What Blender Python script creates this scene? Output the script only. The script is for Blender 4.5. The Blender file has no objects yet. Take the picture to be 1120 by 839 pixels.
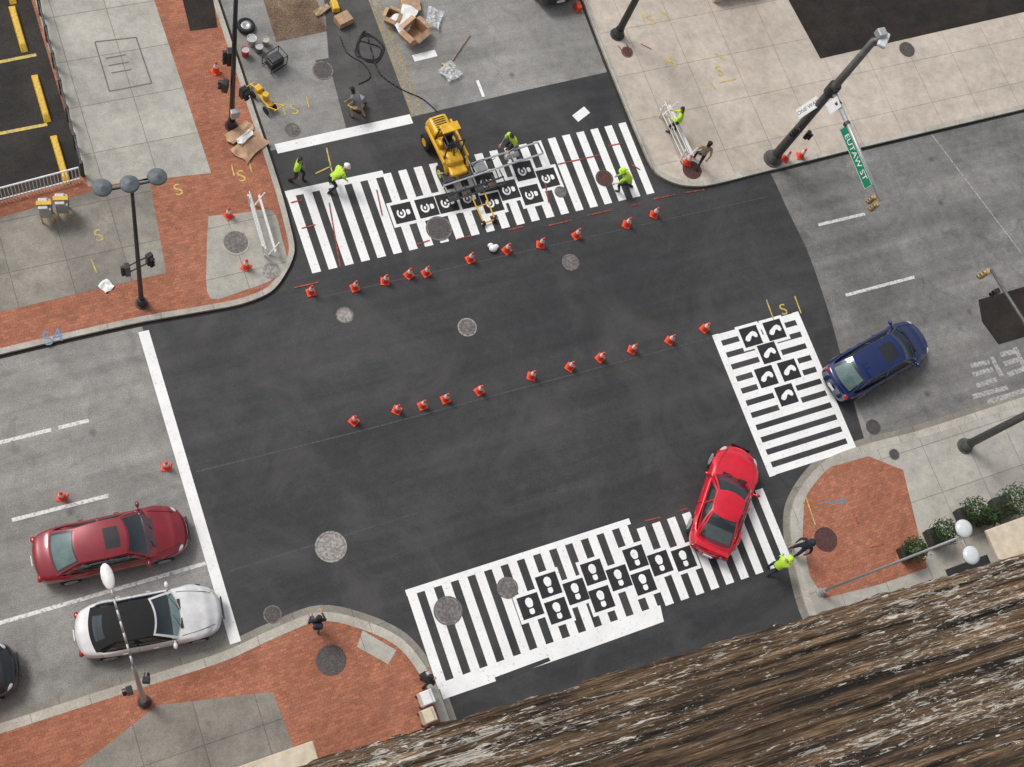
import bpy,bmesh,math,random
from mathutils import Vector,Matrix,noise
random.seed(7)
COL=bpy.context.scene.collection
# ---------------- camera calibration (photogrammetry of street grid) ----------------
F=1441.57;YA,TI,RO=0.6459,0.40277,-0.61466
fw=Vector((math.sin(TI)*math.cos(YA),math.sin(TI)*math.sin(YA),-math.cos(TI)))
up0=Vector((math.cos(TI)*math.cos(YA),math.cos(TI)*math.sin(YA),math.sin(TI)))
rt0=fw.cross(up0)
up=up0*math.cos(RO)+rt0*math.sin(RO); rt=fw.cross(up)
CAM=Vector((-13.22*1.1,-11.01*1.1,44.0))
def S(u,v,z=0.0):
    """survey: photo measurement -> world position on the level z"""
    d=rt*((u-560)/F)-up*((v-419.5)/F)+fw
    return CAM+d*((z-CAM.z)/d.z)
def PX(p):
    d=Vector(p)-CAM; k=d.dot(fw)
    return 560+F*d.dot(rt)/k, 419.5-F*d.dot(up)/k
def height(base,top):
    b=S(*base); best=min((i*0.1 for i in range(10,200)),key=lambda z:(S(top[0],top[1],z).xy-b.xy).length)
    return best
cd=bpy.data.cameras.new('camera');cam=bpy.data.objects.new('camera',cd);COL.objects.link(cam)
cam.matrix_world=Matrix(((rt.x,up.x,-fw.x,CAM.x),(rt.y,up.y,-fw.y,CAM.y),(rt.z,up.z,-fw.z,CAM.z),(0,0,0,1)))
cd.sensor_width=36;cd.lens=F/1120*36;cd.clip_start=0.05;cd.clip_end=3000
bpy.context.scene.camera=cam
# ---------------- materials ----------------
def new_mat(name):
    m=bpy.data.materials.new(name);m.use_nodes=True;nt=m.node_tree
    return m,nt,nt.nodes['Principled BSDF']
def node(nt,t,**k):
    n=nt.nodes.new(t)
    for a,b in k.items():
        if a in n.inputs: n.inputs[a].default_value=b
        else: setattr(n,a,b)
    return n
def c4(c): return (c[0],c[1],c[2],1)
def ramp(nt,src,p0,p1,a=(0,0,0),b=(1,1,1)):
    r=node(nt,'ShaderNodeValToRGB');r.color_ramp.elements[0].position=p0;r.color_ramp.elements[1].position=p1
    r.color_ramp.elements[0].color=c4(a);r.color_ramp.elements[1].color=c4(b);nt.links.new(src,r.inputs[0]);return r.outputs[0]
def mix(nt,a,b,fac,mode='MIX'):
    m=node(nt,'ShaderNodeMix',data_type='RGBA',blend_type=mode)
    for i,s in ((0,fac),(6,a),(7,b)):
        if isinstance(s,(int,float)): m.inputs[i].default_value=s
        elif isinstance(s,tuple): m.inputs[i].default_value=c4(s)
        else: nt.links.new(s,m.inputs[i])
    return m.outputs[2]
def pos(nt,scale=(1,1,1),obj=False,rot=0):
    if obj: s=node(nt,'ShaderNodeTexCoord').outputs['Object']
    else: s=node(nt,'ShaderNodeNewGeometry').outputs['Position']
    m=node(nt,'ShaderNodeMapping');m.inputs['Scale'].default_value=scale;m.inputs['Rotation'].default_value=(0,0,rot)
    nt.links.new(s,m.inputs['Vector']);return m.outputs[0]
def noi(nt,vec,scale,detail=4,rough=.6,dist=0):
    n=node(nt,'ShaderNodeTexNoise');n.inputs['Scale'].default_value=scale;n.inputs['Detail'].default_value=detail
    n.inputs['Roughness'].default_value=rough;n.inputs['Distortion'].default_value=dist
    nt.links.new(vec,n.inputs['Vector']);return n.outputs['Fac']
def bump(nt,bs,h,st,d=.02):
    b=node(nt,'ShaderNodeBump');b.inputs['Strength'].default_value=st;b.inputs['Distance'].default_value=d
    nt.links.new(h,b.inputs['Height']);nt.links.new(b.outputs[0],bs.inputs['Normal'])
def pm(name,col,rough=.5,metal=0.,var=.15,scale=6,coat=0.,bmp=0.):
    m,nt,bs=new_mat(name)
    v=pos(nt,obj=True);n=noi(nt,v,scale,2)
    f=ramp(nt,n,.3,.7,tuple(c*(1-var) for c in col),tuple(min(1,c*(1+var)) for c in col))
    nt.links.new(f,bs.inputs['Base Color']);bs.inputs['Roughness'].default_value=rough;bs.inputs['Metallic'].default_value=metal
    if coat: bs.inputs['Coat Weight'].default_value=coat;bs.inputs['Coat Roughness'].default_value=.04
    if bmp: bump(nt,bs,n,bmp)
    return m
def ground_mat(name,ca,cb,big=.25,streak=(.06,1.3),streak_amt=.25,fine=35,fine_amt=.35,stain=0.,stain_col=(.02,.02,.02),crack=0.,slab=None,slab_var=.1,rough=.88,mortar=.45,dust=0,blot=.16,oil=0):
    m,nt,bs=new_mat(name);v=pos(nt)
    c=ramp(nt,noi(nt,v,big,4,.6,.4),.32,.68,ca,cb)
    s=noi(nt,pos(nt,(streak[0],streak[1],1)),1,4,.6,.3)
    c=mix(nt,c,ramp(nt,s,.3,.75,(1-streak_amt,)*3,(1+streak_amt,)*3),1.0,'MULTIPLY')
    n2=noi(nt,v,fine,2,.7)
    c=mix(nt,c,ramp(nt,n2,.3,.7,(1-fine_amt,)*3,(1+fine_amt,)*3),1.0,'MULTIPLY')
    n3=noi(nt,v,2.6,4,.75)
    c=mix(nt,c,ramp(nt,n3,.3,.7,(1-blot,)*3,(1+blot,)*3),1.0,'MULTIPLY')
    if dust:
        d1=ramp(nt,noi(nt,v,.32,5,.65,1.2),.46,.68);c=mix(nt,c,(.098,.092,.086),mix(nt,(0,0,0),d1,dust))
    if stain:
        st=ramp(nt,noi(nt,v,.9,4,.65,.6),.58,.72);c=mix(nt,c,stain_col,mix(nt,(0,0,0),st,stain))
    if oil:
        vo=node(nt,'ShaderNodeTexVoronoi');vo.inputs['Scale'].default_value=.55;nt.links.new(v,vo.inputs['Vector'])
        k=ramp(nt,vo.outputs['Distance'],.03,.10,(oil,)*3,(0,0,0));c=mix(nt,c,(.03,.028,.026),k)
    if crack:
        dn=node(nt,'ShaderNodeTexNoise');dn.inputs['Scale'].default_value=1.2;dn.inputs['Detail'].default_value=4;nt.links.new(v,dn.inputs['Vector'])
        ad=node(nt,'ShaderNodeVectorMath',operation='MULTIPLY_ADD');nt.links.new(dn.outputs['Color'],ad.inputs[0]);ad.inputs[1].default_value=(1.3,1.3,0);nt.links.new(v,ad.inputs[2])
        vo=node(nt,'ShaderNodeTexVoronoi',feature='DISTANCE_TO_EDGE');vo.inputs['Scale'].default_value=.16;nt.links.new(ad.outputs[0],vo.inputs['Vector'])
        k=ramp(nt,vo.outputs['Distance'],.0,.004,(crack,)*3,(0,0,0));c=mix(nt,c,tuple(x*.5 for x in ca),k)
    if slab:
        b=node(nt,'ShaderNodeTexBrick',offset=slab[2] if len(slab)>2 else 0.)
        nt.links.new(v,b.inputs['Vector']);b.inputs['Scale'].default_value=1;b.inputs['Brick Width'].default_value=slab[0];b.inputs['Row Height'].default_value=slab[1]
        b.inputs['Mortar Size'].default_value=slab[3] if len(slab)>3 else .016;b.inputs['Mortar Smooth'].default_value=.3;b.inputs['Bias'].default_value=0
        b.inputs['Color1'].default_value=c4((1-slab_var,)*3);b.inputs['Color2'].default_value=c4((1+slab_var,)*3);b.inputs['Mortar'].default_value=(mortar,mortar*.97,mortar*.93,1)
        c=mix(nt,c,b.outputs['Color'],1.0,'MULTIPLY')
    nt.links.new(c,bs.inputs['Base Color']);bs.inputs['Roughness'].default_value=rough
    bump(nt,bs,n2,.35,.01)
    return m
M_new=ground_mat('fresh_asphalt',(.022,.022,.0245),(.045,.044,.045),big=.14,streak_amt=.36,fine=34,fine_amt=.55,rough=.62,dust=.34,blot=.2)
M_old=ground_mat('worn_road_surface',(.205,.20,.188),(.31,.302,.285),big=.3,streak_amt=.2,fine=26,fine_amt=.35,stain=.5,stain_col=(.13,.125,.115),crack=.25,oil=.5)
M_olde=ground_mat('worn_brownish_road_surface',(.135,.132,.127),(.225,.218,.207),big=.3,streak_amt=.26,fine=26,fine_amt=.4,stain=.6,stain_col=(.085,.082,.078),crack=.4,oil=.6,blot=.22)
M_dark2=ground_mat('aged_dark_asphalt',(.06,.058,.058),(.10,.096,.093),big=.5,fine_amt=.4,crack=.4)
M_lot=ground_mat('parking_lot_asphalt',(.018,.016,.014),(.04,.035,.03),big=.5,fine_amt=.6,oil=.5)
M_conc=ground_mat('pavement_concrete_slabs',(.42,.365,.305),(.54,.475,.405),big=.35,streak_amt=.05,fine_amt=.14,slab=(2.05,2.05),slab_var=.035,stain=.4,stain_col=(.31,.265,.22),mortar=.62,oil=.12)
M_conc2=ground_mat('grey_concrete_slabs',(.34,.325,.285),(.46,.44,.39),big=.4,streak_amt=.06,fine_amt=.18,slab=(1.9,1.9),slab_var=.05,stain=.4,stain_col=(.24,.225,.195),mortar=.56,oil=.15)
M_conc3=ground_mat('brown_concrete_slabs',(.20,.185,.16),(.30,.28,.24),big=.6,streak_amt=.08,fine_amt=.25,slab=(1.9,1.9),slab_var=.06,stain=.5,stain_col=(.14,.125,.105),mortar=.6)
M_kerb=ground_mat('kerb_concrete',(.36,.335,.29),(.49,.46,.405),big=.8,streak_amt=.05,fine_amt=.25,slab=(1.8,50),slab_var=.05,mortar=.6)
M_brick=ground_mat('red_brick_paving',(.31,.115,.065),(.40,.16,.095),big=.5,streak_amt=.06,fine=26,fine_amt=.4,slab=(.22,.11,.5,.008),slab_var=.18,stain=.4,stain_col=(.22,.12,.085),mortar=.75,blot=.09)
M_dirt=ground_mat('bare_soil',(.008,.006,.005),(.028,.019,.014),big=1.2,fine=18,fine_amt=.6)
M_dirt2=ground_mat('loose_brown_dirt',(.10,.065,.04),(.20,.135,.085),big=1.5,fine=18,fine_amt=.6)
M_ground=ground_mat('city_ground',(.16,.155,.14),(.25,.24,.22),big=.1)
def paint_mat(name,col,under,wear):
    m,nt,bs=new_mat(name);v=pos(nt)
    n=noi(nt,v,9,5,.75);n2=noi(nt,v,1.2,3)
    c=ramp(nt,n2,.3,.7,tuple(x*.88 for x in col),col)
    k=ramp(nt,n,1-wear-.08,1-wear+.06)
    c=mix(nt,c,under,k);nt.links.new(c,bs.inputs['Base Color']);bs.inputs['Roughness'].default_value=.6
    return m
M_wh=paint_mat('white_road_paint',(.88,.88,.87),(.3,.3,.29),.34)
M_whold=paint_mat('worn_white_road_paint',(.76,.75,.72),(.27,.26,.25),.43)
M_whfaint=paint_mat('faded_white_road_paint',(.48,.47,.45),(.2,.195,.19),.48)
M_yel=paint_mat('yellow_spray_paint',(.72,.52,.06),(.3,.27,.2),.46)
M_yelfaint=paint_mat('faded_yellow_line',(.42,.31,.12),(.2,.18,.15),.5)
M_redp=paint_mat('red_spray_paint',(.6,.07,.03),(.1,.05,.04),.50)
M_bluep=paint_mat('blue_spray_paint',(.08,.3,.55),(.2,.15,.13),.45)
M_seam=paint_mat('pale_asphalt_seam',(.085,.083,.08),(.045,.045,.045),.5)
M_joint=paint_mat('dark_panel_joint',(.13,.12,.11),(.2,.19,.17),.4)
M_blk=pm('black_thermoplastic',(.015,.015,.017),.7,var=.4,scale=4)
M_black=pm('black_paint',(.02,.02,.022),.4)
M_softtop=pm('black_fabric_soft_top',(.010,.010,.011),.85)
M_rub=pm('tyre_rubber',(.018,.018,.018),.85)
M_steel=pm('grey_steel',(.32,.33,.34),.4,.6)
M_dsteel=pm('dark_steel',(.06,.06,.065),.5,.4,var=.4,scale=10)
M_rust=pm('scorched_rusty_steel',(.10,.065,.05),.7,.3,var=.6,scale=12)
M_gal=pm('galvanized_steel',(.42,.43,.43),.45,.4,var=.2,scale=20)
M_pole=pm('weathered_grey_pole',(.12,.12,.115),.5,.4,var=.25,scale=4)
M_yellow=pm('machine_yellow_paint',(.74,.42,.02),.42,var=.2,scale=5,coat=.2)
M_yellow2=pm('bright_yellow_paint',(.68,.43,.04),.55,var=.25,scale=12)
M_dull=pm('dull_amber_housing',(.40,.29,.12),.6,var=.3)
M_cone=pm('orange_red_cone_plastic',(.78,.075,.03),.5,var=.2,scale=10)
M_white=pm('white_plastic',(.76,.76,.75),.45,var=.1)
M_cream=pm('cream_painted_metal',(.58,.5,.38),.6,var=.15,scale=3)
M_card=pm('brown_cardboard',(.45,.29,.18),.85,var=.25,scale=5)
M_green=pm('green_sign_sheeting',(.0,.20,.10),.4,var=.06)
M_man=pm('cast_iron_cover',(.10,.09,.085),.65,.3,var=.5,scale=25,bmp=.6)
M_manl=pm('light_worn_iron_cover',(.30,.28,.265),.7,.1,var=.5,scale=9,bmp=.6)
M_manm=pm('dusty_iron_cover',(.17,.155,.148),.7,.2,var=.5,scale=9,bmp=.6)
M_manr=pm('rusty_iron_cover',(.10,.045,.04),.7,.2,var=.5,scale=25,bmp=.6)
M_lens=pm('lamp_glass',(.6,.62,.62),.25,var=.05)
M_disc=pm('slate_grey_lamp_cap',(.13,.15,.165),.5,.1,var=.25)
M_red=pm('red_plastic',(.6,.03,.02),.35);M_amber=pm('amber_lens',(.6,.25,.02),.3);M_grn=pm('green_lens',(.02,.25,.12),.3)
M_tail=pm('tail_lamp_red',(.35,.01,.01),.15,coat=.6);M_head=pm('head_lamp_clear',(.5,.52,.55),.1,coat=1)
M_int=pm('cabin_interior',(.045,.042,.04),.8);M_seat=pm('seat_fabric_grey',(.26,.245,.22),.8)
M_pale_backing=pm('pale_window_brightening',(.50,.56,.53),.5,var=.2,scale=3)  # pale greenish tone painted in to make window glass look bright
M_wood=pm('raw_wood',(.38,.27,.16),.8,var=.3,scale=8)
M_skin=pm('skin_light',(.48,.27,.19),.55,var=.05);M_skin2=pm('skin_dark',(.13,.065,.04),.5,var=.05)
M_vis=pm('high_visibility_lime_fabric',(.50,.80,.05),.7,var=.18,scale=14);M_jean=pm('blue_denim',(.07,.10,.18),.85,var=.3)
M_navy=pm('navy_cloth',(.018,.022,.04),.8,var=.3);M_tan=pm('tan_cloth',(.36,.29,.19),.8,var=.2);M_grey=pm('grey_cloth',(.16,.16,.17),.8,var=.2)
M_dk=pm('charcoal_cloth',(.03,.03,.035),.85,var=.3);M_shoe=pm('brown_boot_leather',(.06,.035,.02),.6);M_hair=pm('dark_hair',(.02,.014,.01),.7,var=.3,scale=30)
M_hat=pm('white_hard_hat',(.8,.8,.78),.3);M_bone=pm('white_shirt_cloth',(.6,.6,.6),.8)
def glass_mat():
    m,nt,bs=new_mat('tinted_car_glass');bs.inputs['Base Color'].default_value=(.02,.03,.035,1);bs.inputs['Roughness'].default_value=.03
    bs.inputs['Specular IOR Level'].default_value=.9
    t=node(nt,'ShaderNodeBsdfTransparent');t.inputs[0].default_value=(.66,.78,.76,1)
    ms=node(nt,'ShaderNodeMixShader');ms.inputs[0].default_value=.35
    g=node(nt,'ShaderNodeBsdfGlossy');g.inputs['Color'].default_value=(.80,.92,1,1);g.inputs['Roughness'].default_value=.04
    m2=node(nt,'ShaderNodeMixShader');m2.inputs[0].default_value=.07
    nt.links.new(t.outputs[0],ms.inputs[1]);nt.links.new(bs.outputs[0],ms.inputs[2])
    nt.links.new(ms.outputs[0],m2.inputs[1]);nt.links.new(g.outputs[0],m2.inputs[2]);nt.links.new(m2.outputs[0],nt.nodes['Material Output'].inputs[0]);return m
M_glass=glass_mat()
def film_mat():
    m,nt,bs=new_mat('clear_plastic_film');bs.inputs['Base Color'].default_value=(.7,.72,.74,1);bs.inputs['Roughness'].default_value=.2
    t=node(nt,'ShaderNodeBsdfTransparent');ms=node(nt,'ShaderNodeMixShader')
    n=ramp(nt,noi(nt,pos(nt,obj=True),9,5),.4,.65,(.1,.1,.1),(.75,.75,.75));nt.links.new(n,ms.inputs[0])
    nt.links.new(t.outputs[0],ms.inputs[1]);nt.links.new(bs.outputs[0],ms.inputs[2]);nt.links.new(ms.outputs[0],nt.nodes['Material Output'].inputs[0]);return m
M_film=film_mat()
def car_paint(name,col,metal=.2):
    m,nt,bs=new_mat(name);n=noi(nt,pos(nt,obj=True),3,3)
    c=ramp(nt,n,.35,.65,tuple(x*.9 for x in col),tuple(min(1,x*1.1) for x in col));nt.links.new(c,bs.inputs['Base Color'])
    bs.inputs['Metallic'].default_value=metal;bs.inputs['Roughness'].default_value=.28;bs.inputs['Coat Weight'].default_value=1;bs.inputs['Coat Roughness'].default_value=.02
    return m
# ---------------- mesh tools ----------------
class MB:
    def __init__(s): s.bm=bmesh.new();s.i=0
    def _t(s,vs,mx):
        bmesh.ops.transform(s.bm,matrix=mx,verts=vs)
        for v in vs:
            for f in v.link_faces: f.material_index=s.i
        return s
    def box(s,c,d,rz=0,ry=0,rx=0,taper=1):
        r=bmesh.ops.create_cube(s.bm,size=1);vs=r['verts']
        for v in vs:
            if v.co.z>0 and taper!=1: v.co.x*=taper;v.co.y*=taper
        mx=Matrix.Translation(c)@Matrix.Rotation(rz,4,'Z')@Matrix.Rotation(ry,4,'Y')@Matrix.Rotation(rx,4,'X')@Matrix.Diagonal((d[0],d[1],d[2],1))
        return s._t(vs,mx)
    def cyl(s,a,b,r1,r2=None,n=14,cap=True):
        a=Vector(a);b=Vector(b);r2=r1 if r2 is None else r2;d=b-a
        r=bmesh.ops.create_cone(s.bm,cap_ends=cap,segments=n,radius1=r1,radius2=r2,depth=d.length)
        mx=Matrix.Translation((a+b)/2)@d.to_track_quat('Z','Y').to_matrix().to_4x4()
        return s._t(r['verts'],mx)
    def sph(s,c,r,u=14,v=9,rz=0):
        q=bmesh.ops.create_uvsphere(s.bm,u_segments=u,v_segments=v,radius=1)
        if isinstance(r,(int,float)): r=(r,r,r)
        return s._t(q['verts'],Matrix.Translation(c)@Matrix.Rotation(rz,4,'Z')@Matrix.Diagonal((r[0],r[1],r[2],1)))
    def lathe(s,prof,n=20,c=(0,0,0)):
        rows=[[s.bm.verts.new((c[0]+r*math.cos(6.28318*i/n),c[1]+r*math.sin(6.28318*i/n),c[2]+z)) for i in range(n)] for r,z in prof]
        for a,b in zip(rows,rows[1:]):
            for i in range(n):
                f=s.bm.faces.new((a[i],a[(i+1)%n],b[(i+1)%n],b[i]));f.material_index=s.i
        return s
    def poly(s,pts,z0,z1=None):
        vs=[s.bm.verts.new((p[0],p[1],z0)) for p in pts];f=s.bm.faces.new(vs);f.material_index=s.i;f.normal_update()
        if f.normal.z<0: f.normal_flip()
        if z1 is not None:
            top=[s.bm.verts.new((p[0],p[1],z1)) for p in pts];g=s.bm.faces.new(top);g.material_index=s.i;g.normal_update()
            if g.normal.z<0: g.normal_flip()
            n=len(pts)
            for i in range(n): s.bm.faces.new((vs[i],vs[(i+1)%n],top[(i+1)%n],top[i])).material_index=s.i
        return s
    def grid(s,f,us,vs,skip=None,mi=None):
        g=[[s.bm.verts.new(f(u,v)) for v in vs] for u in us]
        for a in range(len(us)-1):
            for b in range(len(vs)-1):
                if skip and skip((us[a]+us[a+1])/2,(vs[b]+vs[b+1])/2): continue
                fc=s.bm.faces.new((g[a][b],g[a+1][b],g[a+1][b+1],g[a][b+1]));fc.material_index=s.i if mi is None else mi
        return s
    def obj(s,name,mats,smooth=False,bevel=0,parent=None,loc=None,rz=0,tri=False,sub=0,norm=True):
        if tri: bmesh.ops.triangulate(s.bm,faces=[f for f in s.bm.faces if len(f.verts)>4])
        if norm: bmesh.ops.recalc_face_normals(s.bm,faces=s.bm.faces)
        me=bpy.data.meshes.new(name);s.bm.to_mesh(me);s.bm.free()
        for m in (mats if isinstance(mats,(list,tuple)) else [mats]): me.materials.append(m)
        if smooth:
            for p in me.polygons: p.use_smooth=True
        o=bpy.data.objects.new(name,me);COL.objects.link(o)
        if bevel:
            b=o.modifiers.new('bevel','BEVEL');b.width=bevel;b.segments=2;b.limit_method='ANGLE'
        if sub:
            b=o.modifiers.new('sub','SUBSURF');b.levels=sub;b.render_levels=sub
        if parent: o.parent=parent
        if loc is not None: o.location=loc
        o.rotation_euler[2]=rz
        return o
def thing(name,label,cat,loc,rz=0,group=None):
    e=bpy.data.objects.new(name,None);e.empty_display_size=.3;COL.objects.link(e);e.location=loc;e.rotation_euler[2]=rz
    e['label']=label;e['category']=cat
    if group: e['group']=group
    return e
def tag(o,label,cat,group=None):
    o['label']=label;o['category']=cat
    if group:o['group']=group
    return o
def dup(src,loc,rz=0,label=None):
    n=src.copy();COL.objects.link(n);n.location=loc;n.rotation_euler[2]=rz
    if label:n['label']=label
    def rec(a,b):
        for ch in a.children:
            c=ch.copy();COL.objects.link(c);c.parent=b;rec(ch,c)
    rec(src,n);return n
def struct(o): o['kind']='structure';return o
def catmull(pts,n=5):
    pts=[Vector((p[0],p[1])) for p in pts];out=[]
    for i in range(len(pts)-1):
        p1=pts[i];p2=pts[i+1];L=(p2-p1).length
        if L>12: out.append(p1);continue
        p0=pts[max(i-1,0)];p3=pts[min(i+2,len(pts)-1)]
        if (p0-p1).length>L: p0=p1+(p0-p1).normalized()*L
        if (p3-p2).length>L: p3=p2+(p3-p2).normalized()*L
        for k in range(n):
            t=k/n;out.append(.5*((2*p1)+(p2-p0)*t+(2*p0-5*p1+4*p2-p3)*t*t+(3*p1-p0-3*p2+p3)*t**3))
    out.append(pts[-1]);return out
def offs(pts,d):
    out=[]
    for i,p in enumerate(pts):
        a=pts[max(i-1,0)];b=pts[min(i+1,len(pts)-1)];t=((b-p).normalized()+(p-a).normalized()).normalized();out.append(p+Vector((-t.y,t.x))*d)
    return out
def W(l,z=0): return [S(u,v,z).xy for u,v in l]
# ---------------- ground, roads, pavements ----------------
struct(MB().poly([(-900,-900),(900,-900),(900,900),(-900,900)],-.06).obj('ground',M_ground))
struct(MB().poly([(-120,-90),(120,-90),(120,120),(-120,120)],0).obj('road',M_old))
def sheet(name,pts,z,mat): return struct(MB().poly(pts,z).obj(name,mat,tri=True))
xe_=S(850,240).x
sheet('worn_road',[(xe_,-10),(110,-10),(110,8),(xe_,8)],.002,M_olde)
stopx=(S(155,357).x+S(258,703).x)/2
ne=W([(668,78),(560,102),(450,128),(292,166)])
ea=catmull(W([(838,180),(848,200),(864,235),(882,272),(895,307),(909,350),(928,420),(948,490)]),3)
pts=[Vector((stopx-.0,6.3)),Vector((stopx,-9.9)),Vector((stopx+1.5,-12.5)),Vector((S(470,740).x-1.5,-14)),Vector((S(470,740).x-1.5,-40)),Vector((S(880,665).x+1,-40)),S(905,660).xy,S(960,520).xy]
pts+=list(reversed(ea))+[S(720,150).xy]+ne+[S(250,200).xy]
sheet('fresh_asphalt_road',pts,.0045,M_new)
sheet('dark_asphalt_lane',W([(350,-60),(378,-60),(403,0),(450,127),(380,146),(360,70)]),.0035,M_dark2)
sheet('asphalt_patch',W([(1070,328),(1140,308),(1150,360),(1092,377),(1074,352)]),.0055,M_dirt)
kNW=catmull([(-60,4.8),(-14,4.8),(-11.4,4.75),(-9.5,4.62),(-8.0,4.55),(-6.9,4.75),(-6.2,5.3),(-5.65,6.05),(-5.5,7.15),(-5.42,8.7),(-5.42,12),(-5.42,60)])
a=[S(830,192),S(950,160),S(1120,118)];yNE=sum(p.y for p in a)/3
kNE=catmull([(8.95,60),(8.95,14),(8.9,11.2),(8.9,7.4),(9.02,5.9),(9.7,5.2),(10.8,4.85),(13.5,yNE*.5+4.8*.5),(18,yNE),(26,yNE),(80,yNE)])
ySE=(S(1120,437).y+S(1000,470).y)/2
xSE=S(880,665).x
kSE=catmull([(80,ySE),(S(1120,437).x,ySE),(S(1000,470).x,ySE)]+[S(u,v).xy[:] for u,v in ((945,487),(905,502),(878,530),(864,560),(866,605),(880,665))]+[(xSE+.15,S(880,665).y-3),(xSE+.15,-60)])
ySW=(S(160,742).y+S(0,790).y)/2
kSW=catmull([(S(483,765).x,-60),(S(483,765).x,S(483,765).y-3)]+[S(u,v).xy[:] for u,v in ((483,765),(465,730),(440,700),(400,680),(350,670),(295,690),(245,713))]+[(S(160,742).x,ySW),(S(0,790).x,ySW),(-60,ySW)])
far={'NW':[(-60,60)],'NE':[(80,60)],'SE':[(80,-60)],'SW':[(-60,-60)]}
for nm,k,m in (('NW',kNW,M_brick),('NE',kNE,M_conc),('SE',kSE,M_conc2),('SW',kSW,M_brick)):
    ins=Vector(far[nm][0])
    o1=offs(k,.2);o2=offs(k,-.2)
    mid=len(k)//2
    inner=o1 if (o1[mid]-ins).length<(o2[mid]-ins).length else o2
    sgn=1 if inner is o1 else -1
    if nm in('SE','SW'): inner=offs(k,.30*sgn)
    struct(MB().poly([p[:] for p in inner]+far[nm],-.03,.12).obj('sidewalk',m,tri=True))
    mb=MB();n=len(k)
    for i in range(n-1):
        mb.poly([k[i],k[i+1],inner[i+1],inner[i]],-.02,.126)
    bmesh.ops.remove_doubles(mb.bm,verts=mb.bm.verts,dist=.0005)
    struct(mb.obj('kerb',M_kerb))
    gut=offs(k,-(.25 if nm in('SE','SW') else .12)*sgn);mb=MB()
    for i in range(n-1): mb.poly([k[i],k[i+1],gut[i+1],gut[i]],.0068)
    bmesh.ops.remove_doubles(mb.bm,verts=mb.bm.verts,dist=.0005)
    struct(mb.obj('gutter',M_conc3 if nm in('SE','SW') else M_lot))
Zs=.124
sheet('concrete_pavement',W([(20,-60),(140,-60),(168,0),(231,191),(97,206),(38,0)]),Zs,M_conc2)
sheet('brown_concrete_pavement',W([(-60,255),(0,240),(97,212),(163,196),(182,300),(0,343),(-60,356)]),Zs,M_conc3)
sheet('parking_lot',W([(-120,-60),(20,-60),(34,0),(92,193),(0,222),(-120,250)]),Zs+.004,M_lot)
sheet('concrete_ramp_pavement',catmull(W([(228,238),(262,235),(297,232),(308,262),(313,288),(298,307),(270,318),(230,328),(226,280),(228,238)]),4)[:-1],Zs+.003,M_conc2)
sheet('concrete_apron_pavement',W([(60,860),(172,772),(298,757),(322,822),(330,860)]),Zs,M_conc3)
sheet('concrete_slab_pavement',W([(396,690),(433,712),(424,727),(390,708)]),Zs,M_conc2)
sheet('soil_bed',W([(845,-40),(860,0),(896,66),(1000,42),(1140,10),(1200,-40)]),Zs,M_dirt)
sheet('tree_pit',W([(192,-30),(228,-30),(238,32),(208,36)]),Zs+.004,M_dirt)
sheet('brick_pavement',W([(905,512),(948,500),(986,515),(1012,622),(960,640),(900,655),(884,630),(876,590),(878,550),(888,525)]),Zs,M_brick)
sheet('dirt_pile_ground',W([(276,-40),(330,-50),(358,34),(302,46)]),.006,M_dirt2)
# ---------------- painted markings ----------------
def rect(mb,x0,y0,x1,y1,z): mb.poly([(x0,y0),(x1,y0),(x1,y1),(x0,y1)],z)
def bar(mb,p,q,w,z):
    p=Vector(p[:2]);q=Vector(q[:2]);t=(q-p).normalized();n=Vector((-t.y,t.x))*w/2
    mb.poly([p+n,q+n,q-n,p-n],z)
Zm=.0085
mb=MB();bar(mb,(stopx+.0,4.45),(stopx+.0,S(258,703).y),.36,Zm);struct(mb.obj('stop_line_marking',M_wh))
mb=MB()
bar(mb,S(302,163),S(450,130),.40,Zm);bar(mb,S(629,130),S(642,120),.35,Zm);bar(mb,S(452,64),S(477,58),.3,Zm);bar(mb,S(522,88),S(529,106),.12,Zm)
struct(mb.obj('stop_line_marking',M_wh))
mb=MB()
for a,b in (((-20,489),(56,470)),((64,468),(97,460)),((13,569),(119,542)),((-40,693),(225,616)),((895,246),(946,234)),((925,323),(1000,303))): bar(mb,S(*a),S(*b),.13,.0062)
struct(mb.obj('lane_line_marking',M_whold))
mb=MB()
for j,(a,b) in enumerate((((1062,400),(1082,396)),((1064,410),(1086,404)),((1068,422),(1090,415)),((1084,390),(1096,412)),((1094,388),(1112,384)),((1098,398),(1118,392)),((1102,410),(1124,402)),((1110,380),(1122,404)),((1064,434),(1102,424)),((1080,440),(1124,426)))): bar(mb,S(*a),S(*b),.2,.0066+.0003*j)
bar(mb,S(1015,142),S(1118,278),.05,.0064)
struct(mb.obj('faded_lane_marking',M_whfaint))
mb=MB();bar(mb,S(390,-40),S(453,127),.14,.0062);bar(mb,S(398,-40),S(461,125),.14,.0062);struct(mb.obj('yellow_centre_line_marking',M_yelfaint))
mb=MB();bar(mb,S(215,516),S(400,470),.05,.0062);bar(mb,S(400,470),S(790,366),.045,.0062);bar(mb,S(250,625),S(460,560),.04,.0062);bar(mb,S(330,330),S(840,215),.035,.0062);struct(mb.obj('asphalt_seam',M_seam))
mb=MB()
for a,b in (((104,48),(149,43)),((149,43),(166,93)),((166,93),(120,102)),((120,102),(104,48))): bar(mb,S(*a),S(*b),.05,.1285)
for k in range(3): bar(mb,S(116+k*3,66+k*8),S(138+k*3,62+k*8),.05,.1285)
struct(mb.obj('utility_panel_joint',M_joint))
SQ=1.02
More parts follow.
